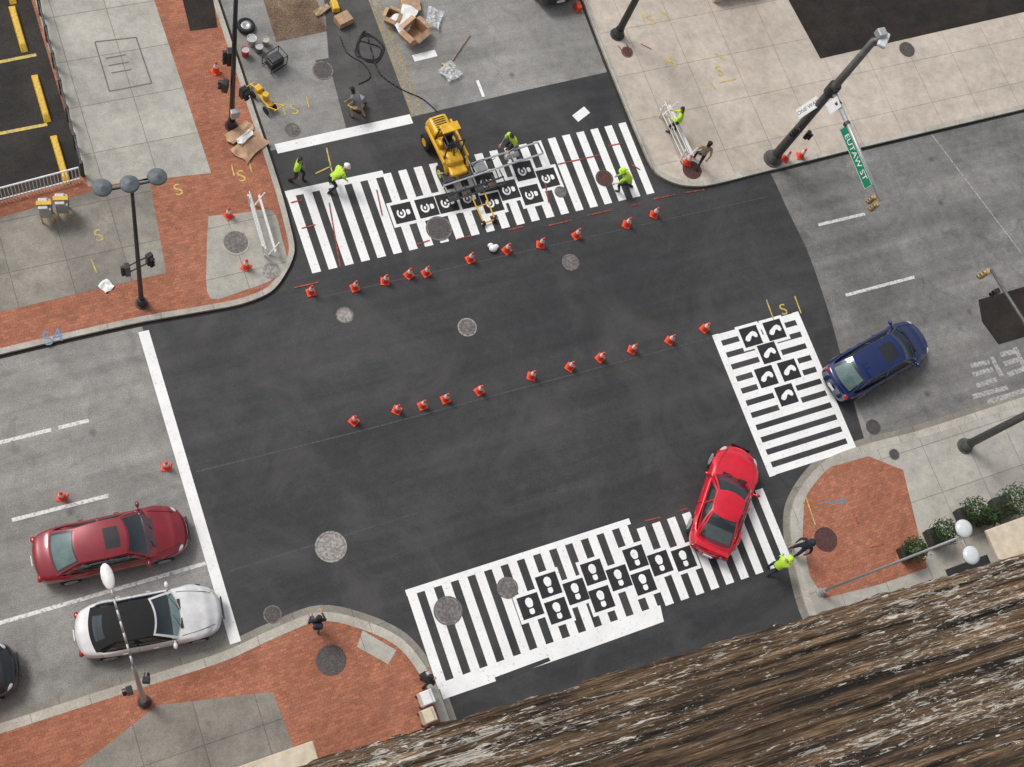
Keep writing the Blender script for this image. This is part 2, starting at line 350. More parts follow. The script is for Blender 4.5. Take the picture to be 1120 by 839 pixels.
def foot(mb,c,ang,z,kind):
    M=Matrix.Rotation(ang,2)
    def P(l): return [(Vector(c)+M@Vector(p)) for p in l]
    def ell(cx,cy,rx,ry,n=14): return P([(cx+rx*math.cos(6.283*i/n),cy+ry*math.sin(6.283*i/n)) for i in range(n)])
    if kind=='sole':
        mb.poly(P([(-.10,.00),(-.14,.12),(-.13,.22),(-.06,.29),(.03,.30),(.11,.24),(.135,.13),(.10,.0),(.06,-.04),(-.06,-.04)]),z)
        mb.poly(P([(-.075,-.09),(.075,-.09),(.095,-.17),(.085,-.25),(.03,-.29),(-.03,-.29),(-.085,-.25),(-.095,-.17)]),z)
    elif kind=='round':
        n=20
        for i in range(n-4):
            t0=6.283*i/n+.6;t1=6.283*(i+1)/n+.6
            q=[Vector((math.cos(t)*r*1.0,math.sin(t)*r*.85+.08)) for t,r in((t0,.2),(t1,.2),(t1,.12),(t0,.12))]
            mb.poly(P(q),z)
        mb.poly(ell(0,.08,.065,.045),z)
        mb.poly(P([(-.09,-.13),(.09,-.13),(.11,-.20),(.07,-.27),(-.07,-.27),(-.11,-.20)]),z)
    else:
        mb.poly(P([(-.02,-.29),(.08,-.26),(.12,-.18),(.09,-.08),(.02,.02),(.03,.09),(.13,.12),(.18,.19),(.13,.27),(.0,.29),(-.11,.22),(-.14,.10),(-.12,-.05),(-.10,-.18)]),z)
def squares(pxs,kind,ang):
    w=MB();b=MB();g=MB()
    for j,(u,v) in enumerate(pxs):
        c=S(u,v).xy;dz=.0011*(j%3)
        rect(w,c.x-SQ/2,c.y-SQ/2,c.x+SQ/2,c.y+SQ/2,.0115+dz)
        s=SQ/2-.12
        rect(b,c.x-s,c.y-s,c.x+s,c.y+s,.0165)
        foot(g,c,ang,.020,kind)
    struct(w.obj('hopscotch_marking_border',M_wh));struct(b.obj('hopscotch_marking_square',M_blk));struct(g.obj('footprint_marking',M_wh,tri=True))
x0=S(317,210).x*.5+S(347,300).x*.5;x1=S(680,137).x*.5+S(712,210).x*.5
y0=(S(347,300).y+S(712,210).y)/2;y1=(S(317,210).y+S(680,137).y)/2
mb=MB();n=23;pitch=(x1-x0)/(n-1)
for i in range(n):
    x=x0+i*pitch;rect(mb,x-.165,y0,x+.165,y1-(.0 if i>5 else .1),Zm)
struct(mb.obj('crosswalk_marking',M_wh));mb=MB()
rect(mb,x0-.18,y1-.1,x0+5.8*pitch,y1+.16,Zm+.0015)
struct(mb.obj('crosswalk_border_marking',M_wh))
squares([(441,233),(467,227),(489,222),(513,217),(538,222),(532,200),(556,208),(573,187),(581,213),(599,195)],'round',1.57)
lx0=(S(455,655).x+S(483,757).x)/2;lx1=S(848,580).x
ly1=(S(455,648).y+S(690,573).y)/2;ly0=S(483,757).y
ly0b=S(725,668).y
mb=MB();n=int((lx1-lx0)/.61)+1;pitch=(lx1-lx0)/(n-1)
for i in range(n):
    x=lx0+i*pitch;f=i/(n-1);yb=ly0+.12+(ly0b-ly0)*min(1,f/.62)
    yt=ly1 if f<.6 else ly1-.25
    rect(mb,x-.165,yb,x+.165,yt,Zm)
struct(mb.obj('crosswalk_marking',M_wh));mb=MB()
rect(mb,lx0-.18,ly1-.02,S(690,573).x,ly1+.2,Zm+.0015)
mb.poly(W([(479,748),(600,704),(722,662),(726,680),(640,711),(485,765)]),Zm+.0015)
struct(mb.obj('crosswalk_border_marking',M_wh))
mb=MB();mb.poly(W([(541,741),(600,719),(602,723),(543,747)]),Zm+.004);struct(mb.obj('asphalt_spill',M_new))
squares([(580,663),(600,640),(610,668),(630,647),(649,626),(658,655),(677,632),(695,610),(704,637),(722,616),(748,611)],'sole',0)
rx0=(S(785,370).x+S(843,515).x)/2;rx1=(S(872,345).x+S(930,490).x)/2
ry1=(S(785,370).y+S(872,345).y)/2;ry0=(S(843,515).y+S(930,490).y)/2
mb=MB();n=12;pitch=(ry1-ry0)/(n-1)
for i in range(n):
    y=ry0+i*pitch;rect(mb,rx0+.1,y-.14,rx1-.1,y+.14,Zm)
struct(mb.obj('crosswalk_marking',M_wh));mb=MB()
rect(mb,rx0-.17,ry0-.16,rx0+.1,ry1+.16,Zm+.0015);rect(mb,rx1-.1,ry0-.16,rx1+.17,ry1+.16,Zm+.0015)
struct(mb.obj('crosswalk_border_marking',M_wh))
squares([(821,368),(847,361),(841,386),(838,412),(863,405),(860,432)],'curved',-1.2)
mb=MB()
rd=[((322,315),(348,309)),((360,222),(372,292)),((455,268),(470,263)),((600,247),(625,241)),((642,236),(668,230)),((690,225),(700,223)),((715,218),(738,213)),((748,211),(770,208)),((412,208),(418,236)),((330,250),(345,246)),((610,180),(655,170)),((665,160),(680,157)),((500,262),(515,258)),((556,252),(572,248)),((318,222),(330,219)),((690,180),(700,186)),((596,200),(600,222)),((740,560),(752,556)),((705,570),(722,566))]
for a,b in rd: bar(mb,S(*a),S(*b),.05,.0255)
for a,b in(((675,52),(684,64)),((684,50),(690,60)),((700,50),(712,56)),((930,560),(938,575)),((950,600),(965,596))): bar(mb,S(*a),S(*b),.04,.1345)
struct(mb.obj('red_survey_marking',M_redp))
def text(body,size,mat,name,z,u,v,ang=0,flat=True):
    cu=bpy.data.curves.new('t','FONT');cu.body=body;cu.size=size;cu.align_x='CENTER';cu.align_y='CENTER'
    o=bpy.data.objects.new('t',cu);COL.objects.link(o);bpy.context.view_layer.update()
    me=bpy.data.meshes.new_from_object(o.evaluated_get(bpy.context.evaluated_depsgraph_get()))
    bpy.data.objects.remove(o);me.materials.clear();me.materials.append(mat)
    q=bpy.data.objects.new(name,me);COL.objects.link(q)
    if u is not None:
        p=S(u,v,z);q.location=(p.x,p.y,z);q.rotation_euler[2]=ang
    return q
for u,v,z,a in ((857,339,.02,0),(787,78,.13,0),(735,68,.13,.2),(195,208,.13,.1),(264,193,.13,0),(322,120,.012,0),(712,22,.13,.2),(108,258,.13,.1)):
    struct(text('S',.65,M_yel,'survey_letter_marking',z,u,v,a))
struct(text('S4',.7,M_bluep,'survey_letter_marking',.13,58,369,0.1))
mb=MB()
for a,b in (((838,328),(846,350)),((869,324),(876,343)),((780,60),(792,68)),((776,92),(782,100)),((786,92),(804,88)),((253,182),(256,194)),((272,178),(275,190)),((308,114),(312,126)),((335,106),(338,118)),((345,190),(362,182)),((357,162),(363,188)),((725,66),(728,72)),((700,14),(704,26)),((722,14),(730,20)),((175,190),(182,200)),((100,285),(106,300)),((880,545),(890,575))): bar(mb,S(*a),S(*b),.05,.1305 if not(300<a[0]<365 or 830<a[0]<880) else .02)
for a,b in (((-20,74),(40,62)),((-20,152),(52,138))): bar(mb,S(*a),S(*b),.12,.1325)
struct(mb.obj('yellow_line_marking',M_yel))
mb=MB();bar(mb,S(893,552),S(922,548),.05,.1305);mb.poly([S(920,549).xy+Vector((.12*math.cos(i),.12*math.sin(i))) for i in range(6)],.134);struct(mb.obj('blue_survey_marking',M_bluep))
# ---------------- manholes ----------------
def manhole(u,v,r,z,mat,ring,label):
    p=S(u,v,z);e=thing('manhole_cover',label,'manhole cover',(p.x,p.y,z),random.uniform(0,3),group='manhole covers in the road and pavement')
    mb=MB();mb.lathe([(r,0),(r,.012),(r*.86,.012),(r*.86,.0)],28);mb.obj('frame_ring',ring,parent=e)
    mb=MB();mb.lathe([(.001,.009),(r*.84,.009),(r*.84,0)],28)
    for i in range(-3,4):
        h=math.sqrt(max(.01,(r*.75)**2-(i*r*.22)**2));mb.box((i*r*.22,0,.011),(r*.07,2*h,.006));
    mb.obj('lid',mat,parent=e)
for a in ((258,265,.5,.128,M_manm,M_kerb,'large grey iron manhole cover in concrete ramp'),(297,296,.32,.128,M_manl,M_manl,'small pale round cover beside the kerb corner'),
 (624,287,.34,.006,M_manm,M_manm,'dusty manhole cover in fresh asphalt'),(377,345,.32,.006,M_manl,M_manm,'pale round manhole cover in fresh asphalt'),(511,358,.36,.006,M_manm,M_manl,'dusty manhole cover in fresh asphalt'),
 (362,598,.54,.006,M_manl,M_manl,'large pale manhole cover in fresh asphalt'),(490,668,.5,.009,M_manm,M_manm,'large grey manhole cover under zebra stripes'),(555,643,.38,.009,M_manm,M_manm,'grey manhole cover between white stripes'),
 (298,672,.3,.006,M_man,M_manm,'dark manhole cover near the kerb'),(362,722,.5,.122,M_man,M_man,'dark iron manhole cover in brick pavement'),(903,590,.46,.128,M_manr,M_manr,'dark red rusty manhole cover in brick pavement'),
 (978,497,.22,.122,M_man,M_manm,'small dark cover in concrete pavement'),(955,467,.3,.005,M_man,M_man,'dark manhole cover in worn road'),(992,54,.36,.13,M_man,M_man,'dark manhole cover beside soil bed'),
 (353,77,.4,.006,M_man,M_manm,'iron manhole cover in the closed lane'),(480,250,.5,.01,M_man,M_manm,'large dark manhole cover beside yellow machine'),(661,195,.36,.01,M_manr,M_man,'dark manhole cover between white stripes'),
 (613,210,.24,.01,M_manm,M_manm,'small grey cover between white stripes'),(757,186,.4,.122,M_manr,M_manr,'rusty round cover in concrete pavement corner'),(320,142,.28,.006,M_manm,M_manm,'small iron cover in the closed lane'),(686,57,.26,.122,M_manr,M_manm,'small rusty cover in pale pavement')):
    manhole(*a)
sheet('storm_patch_pavement',W([(345,66),(368,62),(372,80),(350,85)]),.0055,M_dark2)
# ---------------- cones ----------------
def build_cone(loc,label):
    e=thing('traffic_cone',label,'traffic cone',loc,group='orange traffic cones in and around the junction')
    MB().box((0,0,.02),(.32,.32,.04)).obj('cone_base',M_cone,bevel=.015,parent=e)
    MB().lathe([(.13,.04),(.12,.06),(.10,.26),(.078,.38),(.045,.58),(.03,.64),(.018,.645),(.001,.64)],20).obj('cone_body',M_cone,smooth=True,parent=e)
    MB().lathe([(.092,.32),(.058,.53)],20).obj('white_collar',M_white,smooth=True,parent=e)
    return e
c1=[(340,322),(388,317),(421,310),(447,303),(466,301),(514,286),(554,276),(591,270),(630,260),(685,248),(715,237)]
c2=[(387,463),(434,451),(462,446),(487,439),(524,430),(581,414),(623,404),(656,394),(691,385),(732,375),(770,362)]
cone=None
for i,(u,v) in enumerate(c1+c2+[(182,513),(68,546),(250,238),(269,294),(858,176),(875,173),(751,180),(236,80)]):
    z=.006 if i<22 else (.0 if i<24 else .128)
    p=S(u,v-2,z);lab='orange cone with white collar standing on fresh asphalt' if i<22 else ('orange cone on worn road lane' if i<24 else 'orange cone with white collar on the pavement')
    if cone is None: cone=build_cone((p.x,p.y,z),lab)
    else: dup(cone,(p.x,p.y,z),random.uniform(0,1.5),lab)
# ---------------- cars ----------------
def interp(keys,t):
    if t<=keys[0][0]: return keys[0][1]
    for (a,x),(b,y) in zip(keys,keys[1:]):
        if t<=b:
            k=(t-a)/(b-a);k=k*k*(3-2*k);return x+(y-x)*k
    return keys[-1][1]
def lin(a,b,n): return [a+(b-a)*i/n for i in range(n+1)]
def car(label,cat,front,rear,L,Wd,H,paint,gh,deck,roofmat=None,sunroof=False,name='car',nose=.13,group='cars at the junction',rimmat=None,zz=.0,spoiler=False,wtk=.63,fender=.02,bow=.34,rtail=.09,pale_end=None):
    roofmat=roofmat or paint
    f=S(front[0],front[1],.55);r=S(rear[0],rear[1],.6);c=(f+r)/2;ang=math.atan2(f.y-r.y,f.x-r.x)
    e=thing(name,label,cat,(c.x,c.y,zz),ang,group)
    hw=Wd/2;xa,xb,xc,xd=[g*L for g in gh];wr=.335
    wx=(.305*L,-.29*L)
    def half(t):
        tt=abs(t);k=1-.05*tt**2-(nose if t>0 else rtail)*tt**5-.12*tt**18
        x=t*L/2
        for q in wx: k+=fender*math.exp(-((x-q)/.38)**2)
        return hw*(k-fender*.5)
    mb=MB();rows=[];ns=64;ts=[-1+2*i/ns for i in range(ns+1)]
    for t in ts:
        x=t*L/2;w=half(t);zt=interp(deck,t);zb=.20+.06*abs(t)**8
        for q in wx:
            dx=abs(x-q)
            if dx<wr+.06: zb=max(zb,.32+math.sqrt(max(0,(wr+.06)**2-dx*dx)))
        zb=min(zb,zt-.14)
        cab=(xd+.12<x<xa-.15)
        zs=max(zb+.03,min(.52,zt-.2))
        fb=0
        for q in wx: fb+=.025*math.exp(-((x-q)/.4)**2)*(1 if fender>.02 else .3)
        prof=[(0,zb),(w*.78,zb),(w*.975,zb+.02),(w,max(zs,zb+.04)),(w*.985,max(zt-.2,zb+.06)),(w*.945,zt-.07+fb),(w*.88,zt-.01+fb)]
        prof+= [(w*.83,zt-.0),(w*.8,.5),(0,.48)] if cab else [(w*.70,zt+.02),(w*.38,zt+.055),(0,zt+.07)]
        row=[]
        ss=1 if t>0 else -1
        def xx(y): return x-ss*abs(t)**4*(bow if t>0 else bow*.7)*(abs(y)/hw)**2.2
        for y,z in prof: row.append((xx(y),y,z))
        full=row+[(a,-b,c_) for a,b,c_ in reversed(row[1:-1])]
        rows.append([mb.bm.verts.new(p) for p in full])
    m=len(rows[0])
    for i in range(ns):
        for j in range(m):
            fc=mb.bm.faces.new((rows[i][j],rows[i][(j+1)%m],rows[i+1][(j+1)%m],rows[i+1][j]))
            xm=(ts[i]+ts[i+1])/2*L/2
            fc.material_index=1 if ((7<=j<=10) and (xd+.1<xm<xa-.1)) or j in(0,m-1) else 0
    mb.bm.faces.new(rows[0]);mb.bm.faces.new(rows[-1])
    mb.obj('body',[paint,M_int],smooth=True,parent=e,sub=1)
    zbf=interp(deck,xa/(L/2));zbr=interp(deck,xd/(L/2));zr=H-.06
    wb=half(0)*.86;wbr=half(xd/(L/2))*.82;wt=hw*wtk
    wbf=lambda s:(wb+(wbr-wb)*s)*(1+.05*math.sin(math.pi*s))
    wtf=lambda s:(wt*(1-.05*s))*(1+.05*math.sin(math.pi*s))
    zbs=lambda s:(zbf+(zbr-zbf)*s)
    topz=lambda s:zr+.03*math.sin(math.pi*s)-.02*s
    def ws(s,t):
        a=Vector((xa+.22*(1-t*t),wbf(0)*t,zbf+.0+.04*(1-t*t)));b=Vector((xb+.12*(1-t*t),wtf(0)*t,topz(0)+.045*(1-t*t)))
        p=a.lerp(b,s);p.z+=.05*math.sin(math.pi*s);return p
    def rw(s,t):
        a=Vector((xd-.14*(1-t*t),wbf(1)*t,zbr+.0+.04*(1-t*t)));b=Vector((xc-.09*(1-t*t),wtf(1)*t,topz(1)+.045*(1-t*t)))
        p=a.lerp(b,s);p.z+=.05*math.sin(math.pi*s);return p
    def rf(s,t):
        return Vector((xb+.12*(1-t*t)+(xc-xb-.21*(1-t*t))*s,wtf(s)*t,topz(s)+.045*(1-t*t)))
    def sd(sg):
        def g(s,t):
            a=Vector((xa+(xd-xa)*s,sg*wbf(s),zbs(s)+.01));b=Vector((xb+(xc-xb)*s,sg*wtf(s),topz(s)))
            p=a.lerp(b,t);p.y+=sg*.03*math.sin(math.pi*t);return p
        return g
    U=[-1,-.9]+lin(-.8,.8,8)+[.9,1];V=[0,.07]+lin(.2,.8,4)+[.93,1]
    hole=lambda s,t:.06<s<.94 and abs(t)<.9
    MB().grid(ws,V,U,hole).obj('windshield_frame',roofmat if roofmat is not M_softtop else paint,smooth=True,parent=e)
    MB().grid(rw,V,U,hole if roofmat is not M_softtop else (lambda s,t:.25<s<.7 and abs(t)<.6)).obj('rear_window_frame',roofmat,smooth=True,parent=e)
    mb=MB()
    if sunroof: mb.grid(rf,[0,.14]+lin(.2,.44,2)+lin(.5,1,5),[-1,-.8,-.58,-.3,0,.3,.58,.8,1],lambda s,t:.14<s<.47 and abs(t)<.58)
    else: mb.grid(rf,lin(0,1,10),lin(-1,1,10))
    mb.obj('roof',roofmat,smooth=True,parent=e)
    if sunroof:
        q=MB().grid(lambda s,t:rf(s,t)-Vector((0,0,.006)),lin(.12,.46,3),lin(-.6,.6,4)).obj('sunroof',M_black,smooth=True,parent=e)
    gi=lambda f,k=.004:(lambda s,t:f(s,t)*1.0-Vector((0,0,k)))
    MB().grid(gi(ws),lin(.055,.945,8),lin(-.905,.905,12)).obj('windshield',M_glass,smooth=True,parent=e)
    MB().grid(gi(rw),lin(.055,.945,8),lin(-.905,.905,12)).obj('rear_window',M_glass,smooth=True,parent=e)
    if pale_end: MB().grid(gi(ws if pale_end=='front' else rw,.05),lin(.12,.88,6),lin(-.80,.80,8)).obj('added_pale_backing',M_pale_backing,smooth=True,parent=e)  # pale panel added under the glass so that window looks brighter
    for sg in(1,-1):
        g=sd(sg);SU=[0,.09,.2,.3,.4,.47,.5,.6,.7,.8,.90,1];TV=[0,.1,.3,.5,.7,.9,1]
        MB().grid(g,SU,TV,lambda s,t:(.09<s<.47 or .5<s<.9) and .1<t<.9).obj('side_window_frame',roofmat,smooth=True,parent=e)
        for s0,s1 in((.085,.475),(.495,.905)):
            MB().grid(lambda s,t:g(s,t)-Vector((0,sg*.006,0)),lin(s0,s1,5),lin(.09,.91,4)).obj('side_window',M_glass,smooth=True,parent=e)
        mx=xa-.12;MB().sph((mx,sg*(hw*.97+.09),zbf+.07),(.07,.11,.075)).cyl((mx,sg*hw*.86,zbf),(mx,sg*(hw+.04),zbf+.05),.025).obj('mirror',paint,smooth=True,parent=e)
        tf=.88;xh=tf*L/2;zf=interp(deck,tf)
        MB().sph((xh-.17,sg*half(tf)*.80,zf-.035),(.20,.11,.06),rz=-sg*.45).obj('headlight',M_head,smooth=True,parent=e)
        tr=-.965;MB().sph((tr*L/2+.10,sg*half(tr)*.80,interp(deck,tr)-.10),(.10,.17,.085),rz=sg*.45).obj('taillight',M_tail,smooth=True,parent=e)
        for s_ in (.28,.66):
            p=g(s_,0);MB().box((p.x,sg*(half(p.x/(L/2))*.995),zbs(s_)-.14),(.16,.03,.03)).obj('door_handle',paint,bevel=.008,parent=e)
        mb=MB()
        for s_ in (.02,.485,.93):
            p=g(s_,0);xq=p.x;w=half(xq/(L/2));zt=interp(deck,xq/(L/2))
            mb.cyl((xq,sg*w*.93,zt-.015),(xq,sg*w*1.0,zt-.2),.007,n=6)
            mb.cyl((xq,sg*w*1.0,zt-.2),(xq,sg*w*1.0,.4),.007,n=6)
        mb.obj('door_seam',M_black,parent=e)
        mb=MB()
        for i in range(8):
            t0=xa/(L/2)+.06+(0.80-xa/(L/2))*i/8;t1=xa/(L/2)+.06+(0.80-xa/(L/2))*(i+1)/8
            k0=.78-.14*i/8;k1=.78-.14*(i+1)/8
            zf_=lambda t,k:interp(deck,t)+(.02+(.70-k)*.11 if k<.7 else .012)+.004
            mb.cyl((t0*L/2,sg*half(t0)*k0,zf_(t0,k0)),(t1*L/2,sg*half(t1)*k1,zf_(t1,k1)),.009,n=5)
        mb.obj('hood_seam',M_black,parent=e)
        for q in wx:
            y=sg*(hw-.125)
            w_=MB();w_.cyl((q,y-.1,.325),(q,y+.1,.325),.325,n=26);wo=w_.obj('wheel',M_rub,bevel=.03,parent=e)
            w_=MB();w_.cyl((q,y+sg*.085,.325),(q,y+sg*.108,.325),.225,n=22)
            for k in range(5):
                a_=k*1.2566;w_.box((q+.12*math.cos(a_),y+sg*.112,.325+.12*math.sin(a_)),(.2,.015,.05),ry=-a_)
            w_.obj('rim',rimmat or M_gal,parent=wo)
    mb=MB();mb.box((xa+.17,0,zbf+.052),(.09,wb*1.2,.02));mb.cyl((xa+.18,.1,zbf+.085),(xa-.10,.55,zbf+.15),.009,n=5);mb.cyl((xa+.18,-.5,zbf+.075),(xa-.06,-.02,zbf+.17),.009,n=5)
    mb.obj('wiper',M_black,parent=e)
    MB().box((L/2-.02,0,.42),(.05,half(.97)*1.1,.16)).obj('grille',M_black,bevel=.02,parent=e)
    MB().box((-L/2-.005,0,.55),(.03,.34,.12)).obj('number_plate',M_white,parent=e)
    MB().box((xa-.28,0,zbf-.06),(.42,wb*1.75,.12)).obj('dashboard',M_int,bevel=.04,parent=e)
    if xc-xd>.25: MB().box((xd+.38,0,zbr-.06),(.5,wbr*1.7,.06)).obj('parcel_shelf',M_seat if roofmat is not M_softtop else M_int,bevel=.02,parent=e)
    cx=(xb+xc)/2
    for dx in ((.22*(xb-xc)+.1),-.35*(xb-xc)):
        for sg in (1,-1):
            mb=MB();mb.box((cx+dx+.12,sg*.37,.62),(.5,.48,.16));mb.box((cx+dx-.16,sg*.37,.85),(.14,.46,.5),ry=-.25);mb.box((cx+dx-.24,sg*.37,min(1.17,H-.28)),(.1,.24,.14),ry=-.2)
            mb.obj('seat',M_seat,bevel=.04,parent=e)
    MB().lathe([(.17,0),(.185,.01),(.17,.02),(.165,.01),(.17,0)],16,(xa-.62,.37,zbf-.0)).obj('steering_wheel',M_black,parent=e)
    if spoiler: MB().box((-L/2+.20,0,interp(deck,-.93)+.1),(.14,Wd*.70,.03)).box((-L/2+.22,.5,interp(deck,-.93)+.05),(.08,.05,.1)).box((-L/2+.22,-.5,interp(deck,-.93)+.05),(.08,.05,.1)).obj('spoiler',paint,bevel=.012,parent=e)
    return e
dS=[(-1,.58),(-.95,.84),(-.75,.96),(-.3,.93),(.3,.93),(.48,.93),(.8,.82),(.93,.68),(1,.46)]
dC=[(-1,.55),(-.94,.78),(-.72,.93),(-.3,.90),(.3,.90),(.46,.90),(.75,.80),(.92,.64),(1,.44)]
dH=[(-1,.72),(-.96,.88),(-.75,.95),(.3,.93),(.52,.95),(.8,.84),(.93,.70),(1,.50)]
dR=[(-1,.56),(-.95,.76),(-.75,.84),(-.3,.80),(.2,.80),(.4,.80),(.75,.68),(.92,.55),(1,.38)]
P_mar=car_paint('maroon_car_paint',(.23,.008,.018));P_whi=car_paint('white_car_paint',(.66,.66,.665),0);P_blu=car_paint('navy_blue_car_paint',(.005,.017,.095))
P_red=car_paint('bright_red_car_paint',(.64,.003,.022),.1);P_blk=car_paint('black_car_paint',(.012,.012,.014));P_gry=car_paint('dark_grey_car_paint',(.03,.032,.036))
car('maroon sedan with sunroof waiting in the lane','car',(203,577),(38,613),4.9,1.86,1.46,P_mar,(.23,.08,-.20,-.36),dS,sunroof=True,pale_end='rear')
car('white coupe with black soft top roof near kerb','car',(239,665),(86,694),4.6,1.84,1.38,P_whi,(.17,.01,-.24,-.37),dC,roofmat=M_softtop,fender=.03,bow=.42,nose=.15,rtail=.14)
car('dark blue hatchback driving away past the crosswalk','car',(1015,362),(903,426),4.85,1.82,1.5,P_blu,(.25,.10,-.30,-.44),dH,sunroof=True,pale_end='rear')
car('bright red sports coupe turning over the crosswalk','car',(811,491),(775,605),4.45,1.88,1.28,P_red,(.15,-.01,-.17,-.40),dR,spoiler=True,fender=.05,bow=.5,nose=.17,rtail=.13,wtk=.56)
car('black car waiting beside the kerb','car',(9,729),(-148,769),4.7,1.82,1.45,P_blk,(.23,.07,-.21,-.37),dS)
a=S(614,1,.6);b=a+Vector((0,4.6,0))
car('dark vehicle parked beyond the roadwork zone','car',PX(b),(614,1),4.6,1.84,1.6,P_gry,(.25,.10,-.37,-.455),dH)
# ---------------- people ----------------
def ik(a,c,l1,l2,pole):
    a=Vector(a);c=Vector(c);d=c-a;L=d.length
    if L>l1+l2-.005: c=a+d*((l1+l2-.005)/L);d=c-a;L=d.length
    x=(l1*l1-l2*l2+L*L)/(2*L);h=math.sqrt(max(0,l1*l1-x*x));n=d.normalized();p=Vector(pole);p=(p-n*p.dot(n)).normalized()
    return a+n*x+p*h,c
def person(label,u,v,z,ang,shirt,pants,skin=None,vest=None,hat=None,lean=.05,hl=(.12,.25,.85),hr=(.12,-.25,.85),fl=(.1,.12),fr=(-.1,-.12),hip=.92,hair=None,group='people around the junction',bag=None):
    skin=skin or M_skin;p=S(u,v,z);e=thing('person',label,'person',(p.x,p.y,z),ang,group)
    V=[];R=[];E=[];C=[]
    def add(pt,r,par=None,cls='t'):
        V.append(Vector(pt));R.append(r)
        if par is not None: E.append((par,len(V)-1));C.append(cls)
        return len(V)-1
    dr=Vector((math.sin(lean),0,math.cos(lean)))
    pel=add((0,0,hip),.125);wa=add(Vector((0,0,hip))+dr*.2,.115,pel,'t');ch=add(Vector((0,0,hip))+dr*.42,.13,wa,'t')
    d2=Vector((math.sin(lean*.6),0,math.cos(lean*.6)))
    nk=add(V[ch]+dr*.13,.055,ch,'t');h0=add(V[nk]+d2*.08,.06,nk,'h');h1=add(V[h0]+d2*.09+Vector((.015,0,0)),.095,h0,'h');h2=add(V[h1]+d2*.08,.075,h1,'h')
    fwd=Vector((math.cos(lean*.6),0,-math.sin(lean*.6)))
    add(V[h1]+fwd*.115-d2*.01,.014,h1,'h')
    for s in(1,-1): add(V[h1]+Vector((0,s*.1,0)),.018,h1,'h')
    for s,hd in((1,hl),(-1,hr)):
        sh=add(V[ch]+Vector((0,s*.19,0))+dr*.03,.065,ch,'t')
        el,ha=ik(V[sh],hd,.30,.27,(-.6,s*.4,-.5))
        k=add(el,.045,sh,'a');w=add(ha,.028,k,'f')
        dd=(ha-el).normalized();sid=dd.cross(Vector((0,0,1)))
        sid=(sid if sid.length>.2 else Vector((0,1,0))).normalized()
        pa=add(ha+dd*.07,.034,w,'s')
        for q in range(4):
            o=(q-1.5)*.021;ln=(.085,.1,.095,.075)[q]
            f1=add(ha+dd*(.07+ln*.5)+sid*o,.0095,pa,'s');add(ha+dd*(.07+ln*.95)+sid*o+Vector((0,0,-.02)),.008,f1,'s')
        t1=add(ha+dd*.06+sid*.045*(-s),.011,pa,'s');add(ha+dd*.10+sid*.06*(-s),.009,t1,'s')
    for s,ft in((1,fl),(-1,fr)):
        hp=add((0,s*.095,hip-.06),.09,pel,'p');kn,an=ik(V[hp],(ft[0],ft[1],.09),.44,.42,(1,s*.15,0))
        k=add(kn,.062,hp,'p');a_=add(an,.042,k,'p');he=add(an+Vector((-.02,0,-.045)),.042,a_,'b');add((an.x+.17,an.y,.035),.036,he,'b')
    me=bpy.data.meshes.new('sk');me.from_pydata([x[:] for x in V],E,[]);o=bpy.data.objects.new('sk',me);COL.objects.link(o)
    md=o.modifiers.new('s','SKIN');md.use_smooth_shade=True
    for i,r in enumerate(R): me.skin_vertices[0].data[i].radius=(r,r);me.skin_vertices[0].data[i].use_root=(i==0)
    me.skin_vertices[0].data[ch].radius=(.12,.16)
    sb=o.modifiers.new('u','SUBSURF');sb.levels=1;sb.render_levels=1
    bpy.context.view_layer.update()
    bm_=bpy.data.meshes.new_from_object(o.evaluated_get(bpy.context.evaluated_depsgraph_get()));bpy.data.objects.remove(o)
    bm_.name='body';bm_.materials.clear()
    for m in(shirt,pants,skin,M_shoe): bm_.materials.append(m)
    mp={'t':0,'a':0,'f':0,'p':1,'h':2,'s':2,'b':3}
    cls=[]
    for f in bm_.polygons:
        c=f.center;best=None
        for (i,j),k in zip(E,C):
            a_=V[i];d=V[j]-a_;t=max(0,min(1,(c-a_).dot(d)/max(1e-6,d.dot(d))));q=(c-a_-d*t).length-(R[i]+(R[j]-R[i])*t)*.9
            if best is None or q<best[0]: best=(q,k)
        k=best[1]
        if k=='t' and c.z<hip-.02 and abs((c-V[pel]).length)<.3: k='p'
        cls.append(k);f.material_index=mp[k];f.use_smooth=True
    bo=bpy.data.objects.new('body',bm_);COL.objects.link(bo);bo.parent=e
    def shell(name,sel,d,mat):
        mb=MB();vm={}
        for f,k in zip(bm_.polygons,cls):
            if sel(f,k):
                vs=[]
                for vi in f.vertices:
                    if vi not in vm: vv=bm_.vertices[vi];vm[vi]=mb.bm.verts.new(vv.co+vv.normal*d)
                    vs.append(vm[vi])
                mb.bm.faces.new(vs)
        if vm: mb.obj(name,mat,smooth=True,parent=e,norm=False)
    if vest: shell('safety_vest',lambda f,k:k=='t' and f.center.z>hip-.1 or (k=='a' and (f.center-V[ch]).length<.32),.022,vest)
    if hat:
        c=V[h1]+d2*.045;MB().sph(c,(.125,.11,.105)).cyl(c-d2*.01+fwd*.02,c+d2*.008+fwd*.02,.15,.14,n=20).obj('hard_hat' if hat in(M_hat,M_vis) else 'cap',hat,smooth=True,parent=e)
    else: shell('hair',lambda f,k:k=='h' and ((f.center-V[h1]).dot(d2)>.035 or (f.center-V[h1]).dot(fwd)<-.03),.014,hair or M_hair)
    for s in(1,-1): MB().sph(V[h1]+fwd*.088+Vector((0,s*.033,.02)),.012,8,6).obj('eye',M_black,parent=e)
    if bag: MB().box((-.17,0,hip+.32),(.16,.3,.42)).obj('backpack',bag,bevel=.05,parent=e)
    return e
